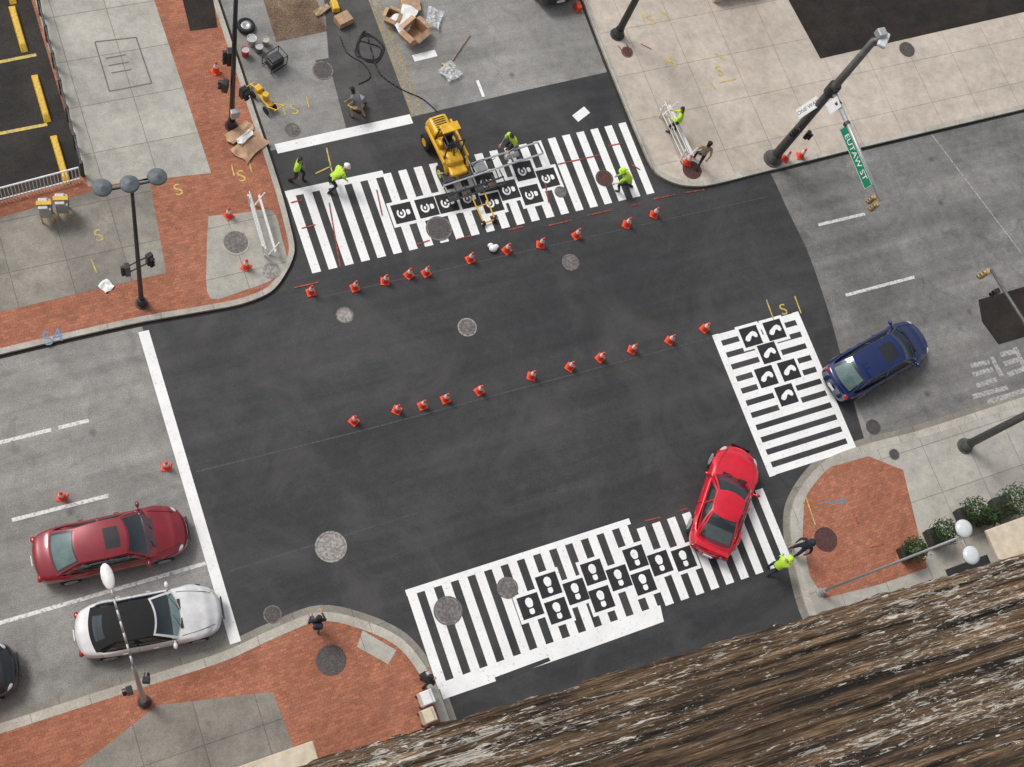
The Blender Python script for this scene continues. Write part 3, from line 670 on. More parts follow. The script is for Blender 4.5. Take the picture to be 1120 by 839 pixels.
bend=dict(lean=1.0,hip=.82,hl=(.62,.18,.45),hr=(.6,-.2,.42),fl=(.12,.2),fr=(-.15,-.18))
person('road worker in lime vest walking near white line',323,197,.004,-.6,M_dk,M_dk,vest=M_vis,fl=(.25,.1),fr=(-.22,-.1))
person('road worker in lime vest bending over crosswalk bar',360,206,.01,.2,M_vis,M_navy,vest=M_vis,hat=M_hat,**bend)
person('road worker in lime vest steering beside yellow machine',556,166,.006,3.5,M_grey,M_dk,vest=M_vis,lean=.45,hl=(.5,.3,1.0),hr=(.5,-.15,.9))
person('road worker in lime vest kneeling over white stripes',684,207,.01,2.6,M_vis,M_navy,vest=M_vis,hat=M_vis,lean=.8,hip=.7,hl=(.6,.18,.35),hr=(.55,-.2,.35),fl=(.25,.2),fr=(-.25,-.15))
person('worker in lime shirt carrying white barricade boards',735,144,.124,2.4,M_vis,M_dk,vest=M_vis,hl=(.4,.2,1.05),hr=(.4,-.2,1.0),lean=.2)
person('pedestrian in tan jacket walking on pale pavement',760,180,.124,1.0,M_tan,M_dk,hl=(.25,.2,.95),hr=(-.15,-.25,.85),fl=(.28,.1),fr=(-.25,-.1))
person('road worker in lime vest standing at crosswalk end',839,625,.006,.3,M_vis,M_navy,vest=M_vis,hat=M_vis,lean=.3,hl=(.45,.2,.9),hr=(.4,-.2,.85))
person('police officer in dark uniform standing at kerb',868,603,.128,3.3,M_navy,M_navy,hat=M_navy,hl=(.3,.25,1.05),hr=(.3,-.25,1.0),fl=(.05,.16),fr=(0,-.16))
person('pedestrian in dark clothes with backpack at kerb edge',344,686,.128,1.3,M_dk,M_jean,skin=M_skin,bag=M_navy,hl=(.2,.2,1.0),hr=(.3,-.15,1.1),fl=(.26,.1),fr=(-.22,-.1))
person('pedestrian in black coat beside newspaper boxes',461,748,.128,.6,M_dk,M_dk,hl=(.2,.2,1.0),hr=(.2,-.2,.9))
person('worker in grey clothes crouching over equipment',392,128,.006,2.0,M_grey,M_tan,**bend)
# ---------------- lamps, poles, signs ----------------
def signal(e,c,rz,n=3,mat=None,name='signal_head',k=.78):
    mb=MB();R_=Matrix.Rotation(rz,3,'Z');c=Vector(c)
    mb.box(c,(.26*k,.34*k,.34*n*k),rz=rz);h=mb.obj(name,mat or M_black,bevel=.02,parent=e)
    for i in range(n):
        zc=c.z+(.34*(n-1)/2-i*.34)*k;f=c+R_@Vector((.135*k,0,0));g=c+R_@Vector((.30*k,0,0))
        MB().cyl((f.x,f.y,zc),(g.x,g.y,zc-.02),.13*k,.135*k,n=14,cap=False).obj('visor',mat or M_black,parent=h)
        MB().cyl((f.x,f.y,zc),(f.x+.01*math.cos(rz),f.y+.01*math.sin(rz),zc),.11*k,n=14).obj('lens',(M_red,M_amber,M_grn)[i%3],parent=h)
def base_flange(e,r,mat): MB().cyl((0,0,0),(0,0,.06),r*2,n=16).cyl((0,0,.06),(0,0,.45),r*1.6,r*1.15,n=16).obj('pole_base',mat,parent=e)
zl=height((155,332),(142,203));b=S(155,332,.12)
e=thing('street_lamp','dark lamp post with three round grey lamp heads','street lamp',(b.x,b.y,.12))
base_flange(e,.11,M_dsteel)
MB().cyl((0,0,.3),(0,0,zl),.085,.05,n=14).obj('pole',M_dsteel,smooth=True,parent=e)
pp=[S(112,207,zl)-b,S(142,203,zl)-b,S(172,195,zl)-b]
mb=MB();mb.cyl((pp[0].x,pp[0].y,zl-.25),(pp[2].x,pp[2].y,zl-.25),.035).obj('cross_arm',M_dsteel,parent=e)
for q in pp:
    MB().lathe([(.001,.09),(.05,.085),(.07,.06),(.24,.03),(.28,-.02),(.275,-.05),(.001,-.06)],24,(q.x,q.y,zl)).cyl((q.x,q.y,zl-.25),(q.x,q.y,zl-.03),.05).obj('lamp_head',M_disc,smooth=True,parent=e)
zz=3.1
mb=MB();mb.cyl((-.38,-.1,zz),(.38,.1,zz),.025).cyl((-.38,-.1,zz+.5),(.38,.1,zz+.5),.025).obj('signal_bracket',M_dsteel,parent=e)
signal(e,(-.38,-.1,zz+.25),math.pi,3,k=.65);signal(e,(.38,.1,zz+.25),-1.2,3,k=.65)
zt=height((845,174),(962,38));b=S(845,174,.12)
e=thing('traffic_signal_mast','tall grey signal mast with EUTAW ST name sign','traffic light',(b.x,b.y,.12))
base_flange(e,.2,M_pole);MB().cyl((0,0,.3),(0,0,zt-.4),.20,.13,n=16).obj('pole',M_pole,smooth=True,parent=e)
za=height((845,174),(908,97))
tipL=S(966,44,zt)-b
MB().cyl((0,0,zt-.4),(tipL.x*.5,tipL.y*.5,zt-.15),.07).cyl((tipL.x*.5,tipL.y*.5,zt-.15),(tipL.x,tipL.y,zt-.12),.055).obj('lamp_arm',M_gal,smooth=True,parent=e)
mb=MB();mb.box((tipL.x,tipL.y,zt-.1),(.66,.32,.16),rz=.8);h=mb.obj('lamp_head',M_lens,bevel=.06,parent=e)
MB().box((.05,0,zt+.0),(.32,.32,.3)).obj('camera_box',M_gal,bevel=.04,parent=e)
end=S(961,222,za)-b;Ld=Vector((end.x,end.y,0)).normalized();La=Vector((end.x,end.y,0)).length
MB().cyl((0,0,za),(end.x,end.y,za+.05),.10,.06).obj('mast_arm',M_gal,smooth=True,parent=e)
for k in(.12,.3): MB().cyl((end.x*k-.02,end.y*k,za-.02),(end.x*k+Ld.x*.12,end.y*k+Ld.y*.12,za),.13,n=14).obj('arm_clamp',M_dsteel,parent=e)
MB().cyl((0,0,za-.25),(0,0,za+.25),.24,n=16).obj('arm_collar',M_dsteel,parent=e)
aang=math.atan2(Ld.y,Ld.x)
s0=S(928,142,za-.1)-b;s1=S(951,203,za-.1)-b
sc=(s0+s1)/2;sl=(Vector((s1.x,s1.y,0))-Vector((s0.x,s0.y,0))).length
nrm=Vector((Ld.y,-Ld.x,0));nrm=nrm if nrm.x<0 else -nrm
sgc=Vector((Ld.x*Vector((sc.x,sc.y,0)).dot(Ld),Ld.y*Vector((sc.x,sc.y,0)).dot(Ld),za-.12))+nrm*.13
mb=MB();mb.box((0,0,0),(sl+.2,.36,.02));sg=mb.obj('street_name_sign',M_green,parent=e)
X=Ld;Yv=Vector((0,0,1));Zv=X.cross(Yv)
if Zv.dot(nrm)<0: X=-X;Zv=X.cross(Yv)
mt=Matrix(((X.x,Yv.x,Zv.x),(X.y,Yv.y,Zv.y),(X.z,Yv.z,Zv.z))).to_4x4()
sg.matrix_local=Matrix.Translation(sgc)@mt@Matrix.Rotation(-.42,4,'X')
tx=text('EUTAW ST',.27,M_white,'sign_lettering',0,None,None);tx.parent=sg;tx.location=(0,-.0,.014)
w_=max(v.co.x for v in tx.data.vertices)*2;tx.scale=(min(1.45,(sl-.2)/w_),1,1)
mb=MB();hx,hy=(sl+.2)/2-.02,.165
for bx in ((0,hy,hx*2,.012),(0,-hy,hx*2,.012),(hx,0,.012,hy*2),(-hx,0,.012,hy*2)): mb.box((bx[0],bx[1],.012),(bx[2],bx[3],.004))
mb.obj('sign_border',M_white,parent=sg)
zw=height((845,174),(886,114))
mb=MB();mb.box((0,0,0),(1.0,.40,.02));ow=mb.obj('one_way_sign',M_white,parent=e)
ow.matrix_local=Matrix.Translation(Vector((0,0,zw))+nrm*.3-Ld*.1)@mt@Matrix.Rotation(-.5,4,'X')@Matrix.Rotation(math.pi/2,4,'Z')
t2=text('ONE WAY',.21,M_black,'sign_lettering',0,None,None);t2.parent=ow;t2.location=(0,0,.014)
mb=MB();mb.box((0,0,0),(.45,.55,.02));rs=mb.obj('small_white_sign',M_white,parent=e);rs.matrix_local=Matrix.Translation(Vector((end.x*.13,end.y*.13,za-.1))+nrm*.16)@mt@Matrix.Rotation(-.4,4,'X')
signal(e,(-.35,-.25,zw-1.2),math.pi,3,k=.6);signal(e,(.3,-.3,zw-1.6),-.9,2,k=.6)
signal(e,(end.x,end.y,za-.42),aang+math.pi*.5+math.pi,3,M_dull,k=.5);signal(e,(end.x*.94,end.y*.94,za-.38),math.pi,3,M_dull,k=.5)
b=S(158,768,.12);e=thing('street_lamp','grey cobra head street lamp with long curved arm','street lamp',(b.x,b.y,.12))
base_flange(e,.11,M_dsteel);zp=9.0
MB().cyl((0,0,.3),(0,0,zp),.085,.055).obj('pole',M_gal,smooth=True,parent=e)
q=S(118,632,zp+.7)-b;mb=MB();pr=Vector((0,0,zp))
for i in range(1,9):
    t=i/8;nx=Vector((q.x*t,q.y*t,zp+.75*math.sin(t*math.pi/2)));mb.cyl(pr,nx,.032);pr=nx
mb.obj('lamp_arm',M_gal,smooth=True,parent=e)
an=math.atan2(q.y,q.x)
MB().sph((q.x,q.y,zp+.74),(.36,.16,.10),rz=an).obj('lamp_head',M_white,smooth=True,parent=e)
signal(e,(-.3,.1,3.4),math.pi,3,k=.65);signal(e,(.22,.26,3.2),1.2,2,k=.65)
b=S(253,138,.12);e=thing('traffic_signal_pole','black signal pole with pedestrian signals on brick pavement','traffic light',(b.x,b.y,.12))
base_flange(e,.12,M_black);MB().cyl((0,0,.3),(-.1,0,8),.10,.07).obj('pole',M_black,smooth=True,parent=e)
signal(e,(-.3,0,2.9),2.6,2);signal(e,(.3,-.2,2.6),-1.2,2);signal(e,(-.1,.3,4.2),3.0,3)
MB().box((0,-.3,1.4),(.3,.2,.4)).obj('control_box',M_gal,bevel=.02,parent=e)
b=S(675,38,.12);e=thing('street_lamp','thick dark lamp pole standing on pale pavement','street lamp',(b.x,b.y,.12))
base_flange(e,.15,M_dsteel);MB().cyl((0,0,.3),(0,0,9),.15,.09).obj('pole',M_dsteel,smooth=True,parent=e)
MB().cyl((0,0,9),(-2.2,0,9.6),.05).obj('lamp_arm',M_dsteel,parent=e);MB().sph((-2.5,0,9.62),(.42,.17,.1)).obj('lamp_head',M_lens,smooth=True,parent=e)
b=S(1055,488,.12);e=thing('traffic_signal_mast','dark signal mast with arm reaching over the road','traffic light',(b.x,b.y,.12))
base_flange(e,.16,M_pole);MB().cyl((0,0,.3),(0,0,7.2),.16,.12).obj('pole',M_pole,smooth=True,parent=e)
q=S(1079,298,6.6)-b;MB().cyl((0,0,6.6),(q.x,q.y,6.75),.09,.05).obj('mast_arm',M_pole,smooth=True,parent=e)
signal(e,(q.x,q.y,6.35),math.pi,3,M_dull,k=.55);signal(e,(q.x*.85,q.y*.85,6.3),math.pi,2,k=.55)
zt=height((897,648),(1056,592));b=S(897,648,.12)
e=thing('street_lamp','pale lamp post with two round white lamp heads','street lamp',(b.x,b.y,.12))
base_flange(e,.08,M_gal);MB().cyl((0,0,.3),(0,0,zt),.05,.035).obj('pole',M_gal,smooth=True,parent=e)
for uv in((1052,579),(1060,608)):
    q=S(uv[0],uv[1],zt)-b
    MB().cyl((0,0,zt-.15),(q.x,q.y,zt-.1),.025).obj('cross_arm',M_gal,parent=e)
    MB().lathe([(.001,.08),(.16,.07),(.27,.02),(.28,-.03),(.001,-.06)],24,(q.x,q.y,zt)).obj('lamp_head',M_lens,smooth=True,parent=e)
# ---------------- yellow road machine ----------------
b=S(489,180,.01);e=thing('road_marking_machine','yellow skid steer machine carrying heater frame on crosswalk','construction machine',(b.x,b.y,.01),-math.pi/2+.10)
MB().box((-.35,0,.60),(2.4,.70,.42)).obj('chassis',M_yellow,bevel=.08,parent=e)
MB().box((-1.12,0,1.0),(.85,.84,.52),taper=.86).box((-.52,.0,.92),(.42,.78,.36),taper=.9).box((.18,0,.88),(.62,.72,.30),taper=.86).obj('body',M_yellow,bevel=.1,parent=e)
mb=MB()
for i in range(6): mb.box((-1.36+i*.09,0,1.268),(.035,.46,.012))
mb.obj('engine_grille',M_black,parent=e)
mb=MB()
for y in (-.34,.34):
    mb.cyl((.10,y,.85),(.05,y,1.85),.03).cyl((-.75,y,.85),(-.65,y,1.85),.03).cyl((.05,y,1.85),(-.65,y,1.85),.028)
for x in(.05,-.65): mb.cyl((x,-.34,1.85),(x,.34,1.85),.028)
mb.obj('cab_frame',M_black,parent=e)
MB().box((-.55,0,1.9),(.36,.74,.05)).obj('cab_roof',M_yellow,bevel=.02,parent=e)
MB().box((-.30,0,1.08),(.42,.42,.14)).box((-.50,0,1.32),(.1,.42,.42)).obj('seat',M_black,bevel=.04,parent=e)
MB().cyl((.18,0,1.0),(.06,0,1.28),.025).lathe([(.14,1.28),(.155,1.29),(.14,1.30),(.13,1.29),(.14,1.28)],16,(.05,0,0)).obj('steering_wheel',M_black,parent=e)
for sx in(.40,-1.0):
    for sy in(-1,1):
        w_=MB().cyl((sx,sy*.38,.33),(sx,sy*.58,.33),.33,n=24).obj('wheel',M_rub,bevel=.04,parent=e)
        MB().cyl((sx,sy*.56,.33),(sx,sy*.595,.33),.17,n=18).obj('rim',M_yellow,parent=w_)
for sy in(-1,1):
    mb=MB();mb.box((-.45,sy*.50,1.02),(1.6,.08,.12)).cyl((.3,sy*.48,1.0),(.70,sy*.44,.55),.05);mb.obj('lift_arm',M_yellow,parent=e)
ya,yb_=-.75,3.55
mb=MB()
for x in(.52,1.02): mb.box((x,(ya+yb_)/2,.60),(.06,yb_-ya,.06))
mb.obj('frame_rail',M_gal,parent=e)
mb=MB()
for i in range(11):
    y=ya+i*(yb_-ya)/10;mb.box((.77,y,.56),(.46,.04,.05))
for x in(1.35,1.62): mb.box((x,.45,.42),(.05,2.5,.06))
for i in range(7): mb.box((1.33,-.7+i*.39,.46),(.58,.03,.045))
mb.obj('heater_frame',M_dsteel,parent=e)
for i in range(3): MB().box((.77,-.42+i*.66,.62),(.40,.50,.08)).obj('heater_panel',(M_dsteel,M_rust,M_steel)[i],bevel=.02,parent=e)
for i in range(4): MB().box((1.47,-.5+i*.55,.36),(.22,.36,.12)).obj('burner_box',M_rust if i%2 else M_dsteel,bevel=.02,parent=e)
for i in range(2): MB().cyl((.77,1.95+i*.32,.74),(.77,2.2+i*.32,.74),.11,n=16).obj('gas_bottle',M_gal,smooth=True,bevel=.03,parent=e)
mb=MB();mb.cyl((1.5,.2,.35),(2.75,.25,.12),.028).cyl((1.5,.75,.35),(2.75,.72,.12),.028).cyl((2.75,.15,.12),(2.75,.82,.12),.03).cyl((2.1,.22,.24),(2.1,.74,.24),.024);mb.obj('drawbar',M_yellow2,parent=e)
for y in(.25,.72): MB().cyl((2.75,y-.05,.1),(2.75,y+.05,.1),.1,n=16).obj('castor_wheel',M_rub,parent=e)
mb=MB();pr=None
for i in range(18):
    p=Vector((.60+.08*math.sin(i*.9),-.6+.13*i,.70+.02*math.sin(i)))
    if pr is not None: mb.cyl(pr,p,.014,n=6)
    pr=p
mb.obj('gas_hose',M_black,parent=e)
# ---------------- barricades ----------------
def barricade(p0,p1,z,label):
    a=S(*p0,z);b_=S(*p1,z);L=(b_-a).length;ang=math.atan2(b_.y-a.y,b_.x-a.x)
    e=thing('barricade',label,'barricade',(a.x,a.y,z),ang,'white barricades on the pavement')
    for y,zz_ in((0,.35),(0,.62),(0,.9),(.35,.5)):
        MB().box((L/2,y,zz_),(L,.025,.12),rx=.5 if y==0 else -.5).obj('board',M_white,bevel=.006,parent=e)
    for x in(.15,L-.15):
        MB().box((x,-.05,.48),(.05,.04,.98),rx=.12).box((x,.34,.46),(.05,.04,.95),rx=-.35).obj('leg',M_white,parent=e)
barricade((272,222),(290,284),.126,'white slatted barricade standing on concrete ramp')
barricade((719,124),(745,180),.124,'white slatted barricade held by a worker')
# ---------------- clutter in the closed lane ----------------
def cardboard(u,v,w,d,h,ang,z,label,mat=None,flaps=True):
    p=S(u,v,z);e=thing('cardboard_box',label,'cardboard box',(p.x,p.y,z),ang,'cardboard boxes and packaging')
    t=.012;mb=MB();mb.box((0,0,t/2),(w,d,t));mb.box((w/2,0,h/2),(t,d,h));mb.box((-w/2,0,h/2),(t,d,h));mb.box((0,d/2,h/2),(w,t,h));mb.box((0,-d/2,h/2),(w,t,h));mb.obj('box_shell',mat or M_card,parent=e)
    if flaps:
        for s in(1,-1):
            MB().box((s*(w/2+d*.16),0,h+.02),(d*.36,d*.95,t),ry=s*.35).obj('flap',mat or M_card,parent=e)
            MB().box((0,s*(d/2+d*.15),h+.02),(w*.95,d*.34,t),rx=-s*.4).obj('flap',mat or M_card,parent=e)
    else: MB().box((0,0,h+.008),(w,d,t)).obj('box_lid',mat or M_card,parent=e)
    return e
cardboard(375,24,.6,.45,.3,.3,.01,'closed cardboard box beside dirt plot',flaps=False)
cardboard(452,40,.8,.65,.5,.5,.01,'large open cardboard box in the closed lane')
cardboard(448,8,.75,.6,.25,-.2,.01,'pale cardboard box in closed lane',flaps=False)
cardboard(428,22,.45,.45,.35,.9,.01,'small cardboard box in the closed lane')
def slab(name,u,v,w,d,h,ang,z,mat,label,cat):
    p=S(u,v,z);mb=MB();nx=8;ny=6
    mb.grid(lambda s,t:Vector(((s-.5)*w*(1+.08*math.sin(t*7+u)),(t-.5)*d*(1+.1*math.sin(s*5+v)),h+.06*noise.noise(Vector((s*3+u,t*3,v))))),lin(0,1,nx),lin(0,1,ny))
    o=mb.obj(name,mat,smooth=False,loc=(p.x,p.y,z),rz=ang)
    sm=o.modifiers.new('s','SOLIDIFY');sm.thickness=.012;return tag(o,label,cat)
slab('cardboard_sheet',273,160,1.25,.8,.05,.6,.14,M_card,'large tan cardboard sheet lying near the kerb','cardboard')
slab('cardboard_sheet',262,146,1.1,.45,.10,.4,.14,M_card,'torn tan cardboard sheet lying near the kerb','cardboard')
slab('paper_sheet',268,152,.7,.25,.16,.5,.14,M_white,'white paper sheet on cardboard near kerb','paper')
slab('paper_sheet',436,30,.5,.8,.3,.2,.02,M_white,'white packing paper beside cardboard box','paper')
slab('paper_sheet',444,22,.9,.6,.32,.9,.02,M_white,'white packing paper beside cardboard box','paper')
slab('plastic_film',492,80,.7,.7,.12,.4,.02,M_film,'crumpled clear plastic film on the road','plastic film')
slab('plastic_film',474,22,.9,.6,.15,1.0,.02,M_film,'crumpled clear plastic film beside boxes','plastic film')
slab('paper_sheet',116,313,.4,.4,.03,.5,.13,M_white,'small white paper sheet on pavement','paper')
slab('wood_board',352,12,.7,.25,.1,.4,.02,M_wood,'raw wood board beside the dirt plot','board')
p=S(539,273,.02);tag(MB().sph((p.x,p.y,.12),(.17,.14,.13)).sph((p.x+.12,p.y+.05,.1),(.12,.1,.1)).sph((p.x-.05,p.y+.15,.09),(.12,.1,.1)).obj('paper_bag',M_white,smooth=True),'white bundled bag lying between traffic cones','bag')
p=S(366,8,.02);tag(MB().box((0,0,.12),(.3,.5,.24),taper=.85).obj('tool_case',M_yellow2,bevel=.03,loc=(p.x,p.y,.012)),'small orange yellow tool case by dirt plot','tool case')
def tyre(u,v,r,label):
    p=S(u,v,.13);e=thing('spare_wheel',label,'wheel',(p.x,p.y,.01))
    MB().lathe([(r*.62,.0),(r*.9,.0),(r,.06),(r,.14),(r*.9,.2),(r*.62,.2),(r*.6,.1),(r*.62,0)],26).obj('tyre',M_rub,smooth=True,parent=e)
    MB().lathe([(.001,.1),(r*.3,.12),(r*.6,.17),(r*.6,.02)],22).obj('rim',M_gal,smooth=True,parent=e)
tyre(269,28,.34,'spare wheel lying flat beside the kerb')
def bucket(u,v,r,h,mat,label):
    p=S(u,v,.01);e=thing('bucket',label,'bucket',(p.x,p.y,.01),group='buckets by the kerb')
    MB().lathe([(.001,.01),(r*.85,.01),(r,h),(r*1.06,h),(r*1.06,h-.03)],18).obj('bucket_wall',mat,smooth=True,parent=e);MB().lathe([(.001,h-.04),(r*.97,h-.04)],18).obj('lid',M_gal,parent=e)
for a in((275,48,.17,.4,M_white,'white plastic bucket beside the kerb'),(283,56,.15,.35,M_steel,'grey bucket beside the kerb'),(268,60,.15,.38,M_cone,'red bucket beside the kerb'),(290,48,.13,.3,M_cream,'cream bucket beside the kerb')): bucket(*a)
b=S(300,71,.01);e=thing('generator','black portable generator with tubular frame','generator',(b.x,b.y,.01),.4)
MB().box((0,0,.3),(.6,.42,.36)).obj('engine_block',M_black,bevel=.04,parent=e);MB().box((0,0,.52),(.5,.36,.1)).obj('fuel_tank',M_dsteel,bevel=.04,parent=e)
mb=MB()
for y in(-.26,.26):
    mb.cyl((-.38,y,.05),(.38,y,.05),.018).cyl((-.38,y,.62),(.38,y,.62),.018).cyl((-.38,y,.05),(-.38,y,.62),.018).cyl((.38,y,.05),(.38,y,.62),.018)
for x in(-.38,.38): mb.cyl((x,-.26,.62),(x,.26,.62),.018)
mb.obj('tubular_frame',M_black,parent=e)
b=S(288,112,.01);e=thing('paint_striping_cart','orange yellow line striping cart with handlebar','cart',(b.x,b.y,.01),1.9)
MB().box((0,0,.35),(.9,.26,.1)).box((.35,0,.48),(.25,.26,.2)).obj('chassis',M_yellow,bevel=.03,parent=e)
MB().cyl((-.1,0,.4),(-.1,0,.75),.12,.12,18).obj('paint_tank',M_yellow2,bevel=.03,parent=e)
MB().cyl((-.4,.14,.4),(-.95,.17,1.0),.022).cyl((-.4,-.14,.4),(-.95,-.17,1.0),.022).cyl((-.95,-.25,1.0),(-.95,.25,1.0),.022).obj('handlebar',M_yellow2,parent=e)
for x in(.4,-.4):
    for y in(-.19,.19): MB().cyl((x,y-.03,.16),(x,y+.03,.16),.16,n=18).obj('wheel',M_rub,parent=e)
MB().cyl((.5,0,.3),(.85,0,.1),.03).cyl((.8,-.2,.12),(.8,.2,.12),.025).obj('spray_boom',M_yellow2,parent=e)
b=S(391,115,.01);e=thing('plate_compactor','dark plate compactor machine with handle','compactor',(b.x,b.y,.01),.8)
MB().box((0,0,.06),(.6,.45,.08)).obj('base_plate',M_dsteel,bevel=.02,parent=e);MB().box((0,0,.32),(.4,.34,.36)).obj('engine_block',M_steel,bevel=.04,parent=e)
MB().cyl((-.2,.15,.4),(-.75,.15,.95),.02).cyl((-.2,-.15,.4),(-.75,-.15,.95),.02).cyl((-.75,-.15,.95),(-.75,.15,.95),.02).obj('handle',M_yellow2,parent=e)
def hose(pxs,r,label,z=.03,mat=None,name='hose'):
    w=[S(u,v,z) for u,v in pxs];c=catmull([p.xy for p in w],6);mb=MB()
    for a_,b_ in zip(c,c[1:]): mb.cyl((a_.x,a_.y,z),(b_.x,b_.y,z),r,n=7)
    return tag(mb.obj(name,mat or M_black,smooth=True),label,'hose')
pts=[(392,44)]+[(402+14*math.cos(i*.9)*(1+.3*math.sin(i)),52+16*math.sin(i*.9)*(1+.25*math.cos(i*1.7))) for i in range(20)]+[(415,80),(440,98),(462,108),(478,122)]
hose(pts,.022,'tangled black hose running to the machine')
hose([(372,40),(380,58),(398,70),(405,84),(392,92)],.02,'black hose lying in the closed lane')
a=S(514,38,.03);b_=S(489,74,.03);e=thing('push_broom','wooden handled push broom lying on the road','broom',(a.x,a.y,.03))
d=b_-a;MB().cyl((0,0,.03),(d.x,d.y,.03),.022).obj('handle',M_wood,parent=e);MB().box((d.x,d.y,.04),(.5,.08,.08),rz=math.atan2(d.y,d.x)+1.57).obj('broom_head',M_yel,parent=e)
b=S(632,8,.1);tag(MB().box((0,0,.15),(.25,.4,.3),taper=.8).obj('wheel_chock',M_cone,bevel=.03,loc=(b.x,b.y,.0)),'orange wheel chock behind the parked vehicle','wheel chock')
# ---------------- parking lot fittings ----------------
wst=None
for u,v in((45,108),(20,32),(66,175),(8,-20)):
    p=S(u,v,.13)
    if wst is None:
        wst=MB().box((0,0,.1),(.26,2.0,.2),taper=.75).obj('parking_stop',M_yellow2,bevel=.03,loc=(p.x,p.y,.13));tag(wst,'yellow painted concrete parking stop in the lot','parking stop','yellow parking stops in the lot')
    else: dup(wst,(p.x,p.y,.13))
f0=S(30,-40,.12);f1=S(91,192,.12)
e=thing('fence','dark steel post and rail fence beside parking lot','fence',(f0.x,f0.y,.12))
d=f1-f0;n=8;mb=MB()
for k in(.45,.95): mb.cyl((0,0,k),(d.x,d.y,k),.03)
mb.obj('rail',M_dsteel,parent=e)
for i in range(n+1):
    MB().box((d.x*i/n,d.y*i/n,.5),(.12,.12,1.0)).obj('fence_post',M_dsteel,bevel=.02,parent=e)
f0=S(-40,232,.12);f1=S(88,198,.12);e=thing('railing','white metal railing along the parking lot','railing',(f0.x,f0.y,.12));d=f1-f0
MB().cyl((0,0,1.0),(d.x,d.y,1.0),.035).cyl((0,0,.2),(d.x,d.y,.2),.03).obj('rail',M_white,parent=e)
mb=MB()
for i in range(34): mb.cyl((d.x*i/33,d.y*i/33,.0),(d.x*i/33,d.y*i/33,1.0),.016,n=6)
mb.obj('baluster',M_white,parent=e)
def newsbox(u,v,z,ang,mat,label,leg=None,dx=0,dy=0,top=None):
    p=S(u,v,z)+Vector((dx,dy,0));e=thing('newspaper_box',label,'newspaper box',(p.x,p.y,z),ang,'newspaper boxes on the pavement')
    MB().box((0,0,.72),(.42,.46,.6)).box((-.05,0,1.06),(.32,.44,.1)).obj('cabinet',mat,bevel=.03,parent=e);MB().box((.216,0,.8),(.012,.36,.32)).obj('display_window',M_black,parent=e)
    if top: MB().box((-.02,0,1.14),(.5,.16,.05)).obj('top_rail',top,bevel=.01,parent=e)
    for x in(-.17,.17):
        for y in(-.19,.19): MB().box((x,y,.22),(.05,.05,.44)).obj('leg',leg or M_dsteel,parent=e)
for i,a in enumerate(((M_white,'white newspaper box at the brick corner'),(M_cream,'cream newspaper box at the brick corner'),(M_white,'white newspaper box at the brick corner'),(M_steel,'grey newspaper box at the brick corner'))): newsbox(462,766,.128,.05,a[0],a[1],dx=-.12*i,dy=-.55*i)
newsbox(52,238,.128,-.2,M_gal,'grey metal cabinet with yellow top rail and legs',M_yellow2,top=M_yellow2);newsbox(70,233,.128,-.2,M_gal,'grey metal cabinet with yellow top rail and legs',M_yellow2,top=M_yellow2)
# ---------------- planters and shrubs ----------------
M_leaf=pm('shrub_leaves',(.045,.085,.022),.6,var=.5,scale=9);M_leaf2=pm('shrub_leaves_dark',(.02,.045,.014),.6,var=.5,scale=9);M_pot=pm('dark_planter',(.04,.038,.035),.6)
def shrub(u,v,r,label):
    p=S(u,v,.13);e=thing('shrub',label,'shrub',(p.x,p.y,.13),group='clipped shrubs in planters')
    MB().box((0,0,.22),(r*1.1,r*1.1,.44),taper=1.15).obj('planter',M_pot,bevel=.02,parent=e)
    MB().cyl((0,0,.4),(0,0,.9),.04,.03).obj('trunk',M_wood,parent=e)
    mb=MB()
    for i in range(1100):
        d=Vector((random.gauss(0,1),random.gauss(0,1),random.gauss(0,.9))).normalized()
        rr=r*(.5+.55*random.random()**.5)*(1+.45*noise.noise(d*2.4+Vector((u,v,0))))
        c=d*rr+Vector((0,0,.5+r));s=random.uniform(.03,.065);a_=Vector((random.gauss(0,1),random.gauss(0,1),random.gauss(0,1))).normalized();b_=d.cross(a_).normalized();a2=(a_*.6+b_.cross(d)*.4)
        mi=int(random.random()<.45);q=[mb.bm.verts.new(c+a2*s),mb.bm.verts.new(c+b_*s*.6),mb.bm.verts.new(c-a2*s),mb.bm.verts.new(c-b_*s*.6)];mb.bm.faces.new(q).material_index=mi
    mb.obj('crown',[M_leaf,M_leaf2],parent=e,norm=False)
for a in((988,606,.44,'dark green round shrub in planter'),(1018,588,.5,'green round shrub in planter by the pavement'),(1052,566,.55,'green round shrub in planter by the pavement'),(1092,556,.66,'large green shrub in planter'),(1070,570,.36,'dark green round shrub in planter')): shrub(*a)
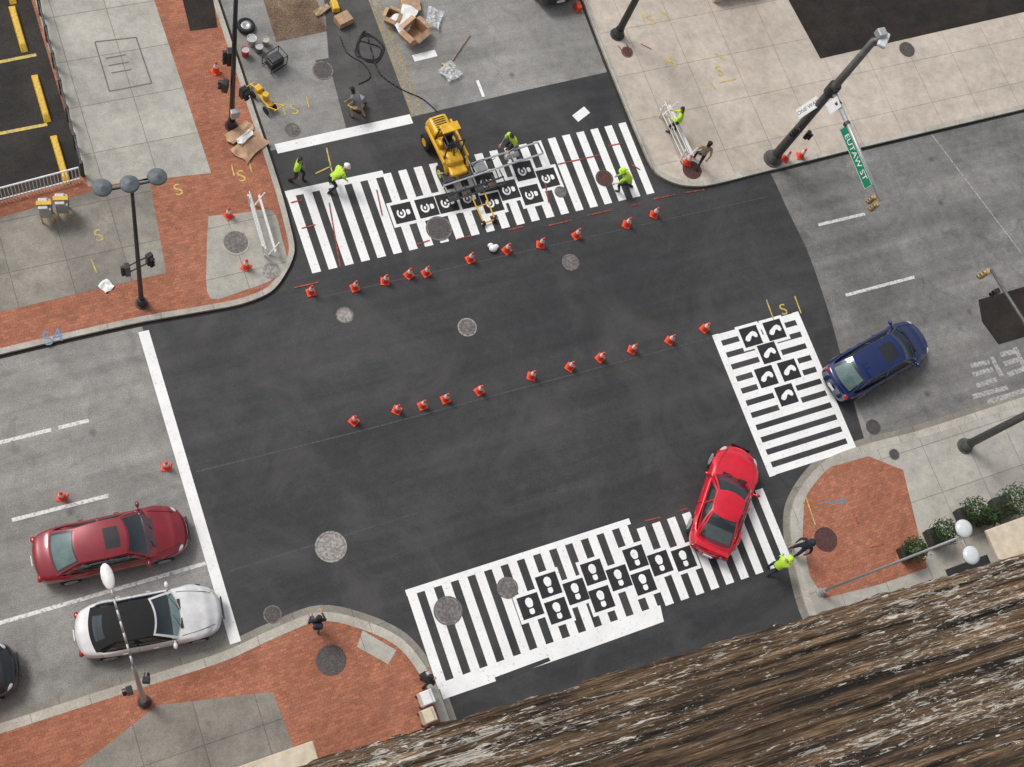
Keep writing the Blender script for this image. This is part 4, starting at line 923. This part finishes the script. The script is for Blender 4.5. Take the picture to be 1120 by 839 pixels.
# ---------------- buildings ----------------
M_wall=ground_mat('tower_brick_wall',(.2,.11,.07),(.3,.18,.12),big=.5,fine=14,slab=(.25,.08,.5,.008),slab_var=.15)
def ledge_mat():
    m,nt,bs=new_mat('weathered_wood_peeling_paint')
    v=pos(nt,(1,1,1),obj=True)
    st=pos(nt,(2.0,40,1),obj=True);n1=noi(nt,st,1.5,5,.65,.5)
    st2=pos(nt,(9,220,1),obj=True);n2=noi(nt,st2,1.4,3,.75,.3)
    st4=pos(nt,(1.0,9,1),obj=True);n4=noi(nt,st4,1.3,3,.6,.3)
    c=ramp(nt,n1,.38,.60,(.020,.013,.008),(.30,.205,.125))
    c=mix(nt,c,ramp(nt,n2,.38,.62,(.42,.39,.36),(1.5,1.45,1.4)),1.0,'MULTIPLY')
    c=mix(nt,c,ramp(nt,n4,.3,.7,(.6,.56,.53),(1.3,1.28,1.25)),1.0,'MULTIPLY')
    def flecks(sx,sy,th):
        s_=pos(nt,(sx,sy,1),obj=True);n3=noi(nt,s_,1.3,5,.7,1.1)
        cl=ramp(nt,n4,.40,.60,(.0,.0,.0),(.10,.10,.10))
        a_=node(nt,'ShaderNodeMath',operation='ADD');nt.links.new(n3,a_.inputs[0]);nt.links.new(cl,a_.inputs[1])
        return ramp(nt,a_.outputs[0],th,th+.012)
    c=mix(nt,c,(.72,.65,.54),flecks(12,85,.648))
    c=mix(nt,c,(.80,.76,.68),flecks(30,180,.665))
    nt.links.new(c,bs.inputs['Base Color']);bs.inputs['Roughness'].default_value=.85
    ad=node(nt,'ShaderNodeMath',operation='ADD');nt.links.new(n1,ad.inputs[0]);nt.links.new(n2,ad.inputs[1])
    bump(nt,bs,ad.outputs[0],1.0,.018);return m
M_ledge=ledge_mat()
zl=42.0
e0=S(340,833,zl);e1=S(1120,605,zl);dl=(e1-e0).normalized();nn=Vector((dl.y,-dl.x,0))
if nn.y>0: nn=-nn
Lp=(e1-e0).length
bt=thing('building','tall brick tower topped by a weathered wooden ledge','building',(e0.x-8,e0.y,0))
off=Vector((e0.x-8,e0.y,0))
xe=e1.x+.9
MB().box(((xe-45)/2-off.x,-12.6,zl/2-.06),(xe+45,24,zl-.12)).obj('wall',M_wall,parent=bt)
mb=MB();la=-2.2;lb=Lp+.8;dp=1.0
def lf(s,t):
    x=la+(lb-la)*s;y=t*dp
    w_=.012*noise.noise(Vector((x*1.1,y*4,2)))
    z=.016*abs(noise.noise(Vector((x*1.6,(y+w_)*46,0))))+.006*noise.noise(Vector((x*6,y*120,3)))+.012*noise.noise(Vector((x*.8,y*9,7)))
    yy=y+(.006*noise.noise(Vector((x*14,0,1)))+.005*noise.noise(Vector((x*50,0,1))) if t==0 else 0)
    return Vector((x,-yy,z))
mb.grid(lf,lin(0,1,360),lin(0,1,330))
mb.grid(lambda s,t:Vector((la+(lb-la)*s,-.008,-.012-.12*t)),lin(0,1,4),lin(0,1,2))
lo=mb.obj('wooden_ledge',M_ledge,smooth=False,parent=bt,norm=False)
Mx=Matrix(((dl.x,-nn.x,0,e0.x-off.x),(dl.y,-nn.y,0,e0.y-off.y),(0,0,1,zl),(0,0,0,1)));lo.matrix_local=Mx
p=S(1040,640);q=S(1085,600,3.1)
sb=thing('building','low brick shop building with cream entrance canopy','building',(p.x,p.y-.3,0))
MB().box((9,-6,2.1),(18,12,4.2)).obj('wall',M_wall,parent=sb)
c0=S(1078,580,3.1)
MB().box((c0.x-p.x+2.0,(c0.y-p.y+.3)/2,3.05),(4.0,max(.8,c0.y-p.y+.3),.16)).obj('canopy',M_cream,bevel=.03,parent=sb)
MB().box((c0.x-p.x-1.0,(c0.y-p.y-.5)/2,2.7),(1.8,max(.7,c0.y-p.y-.5),.1)).obj('awning',M_black,bevel=.02,parent=sb)
p=S(285,832,3.2)
cn=thing('canopy','cream metal entrance canopy over the pavement','canopy',(p.x,p.y,3.2),0)
MB().box((0,-.7,0),(3.2,1.5,.12)).obj('canopy_roof',M_cream,bevel=.03,parent=cn)
for x in(-1.5,1.5): MB().cyl((x,-.05,-3.08),(x,-.05,-.06),.04).obj('canopy_post',M_gal,parent=cn)
p=S(805,-6,.12);tag(MB().box((0,0,.35),(2.4,1.6,.7),taper=.95).obj('stone_planter',M_cream,bevel=.04,loc=(p.x,p.y+.6,.12)),'tan stone block beside the soil bed','stone block')
# ---------------- light ----------------
w=bpy.data.worlds.new('World');bpy.context.scene.world=w;w.use_nodes=True;nt=w.node_tree
sk=nt.nodes.new('ShaderNodeTexSky');sk.sky_type='NISHITA';sk.sun_disc=False;EL,AZ=math.radians(52),math.radians(-35)
sk.sun_elevation=EL;sk.sun_rotation=AZ;sk.dust_density=3
hs=nt.nodes.new('ShaderNodeHueSaturation');hs.inputs['Saturation'].default_value=.28
nt.links.new(sk.outputs[0],hs.inputs['Color']);nt.links.new(hs.outputs[0],nt.nodes['Background'].inputs[0]);nt.nodes['Background'].inputs[1].default_value=.14
ld=bpy.data.lights.new('sun','SUN');ld.energy=1.75;ld.angle=math.radians(18);ld.color=(1,.97,.92)
lo_=bpy.data.objects.new('sun',ld);COL.objects.link(lo_)
sd_=Vector((math.sin(AZ)*math.cos(EL),math.cos(AZ)*math.cos(EL),math.sin(EL)));lo_.rotation_euler=sd_.to_track_quat('Z','Y').to_euler()
sc=bpy.context.scene;sc.view_settings.view_transform='Standard';sc.view_settings.look='None';sc.view_settings.exposure=0
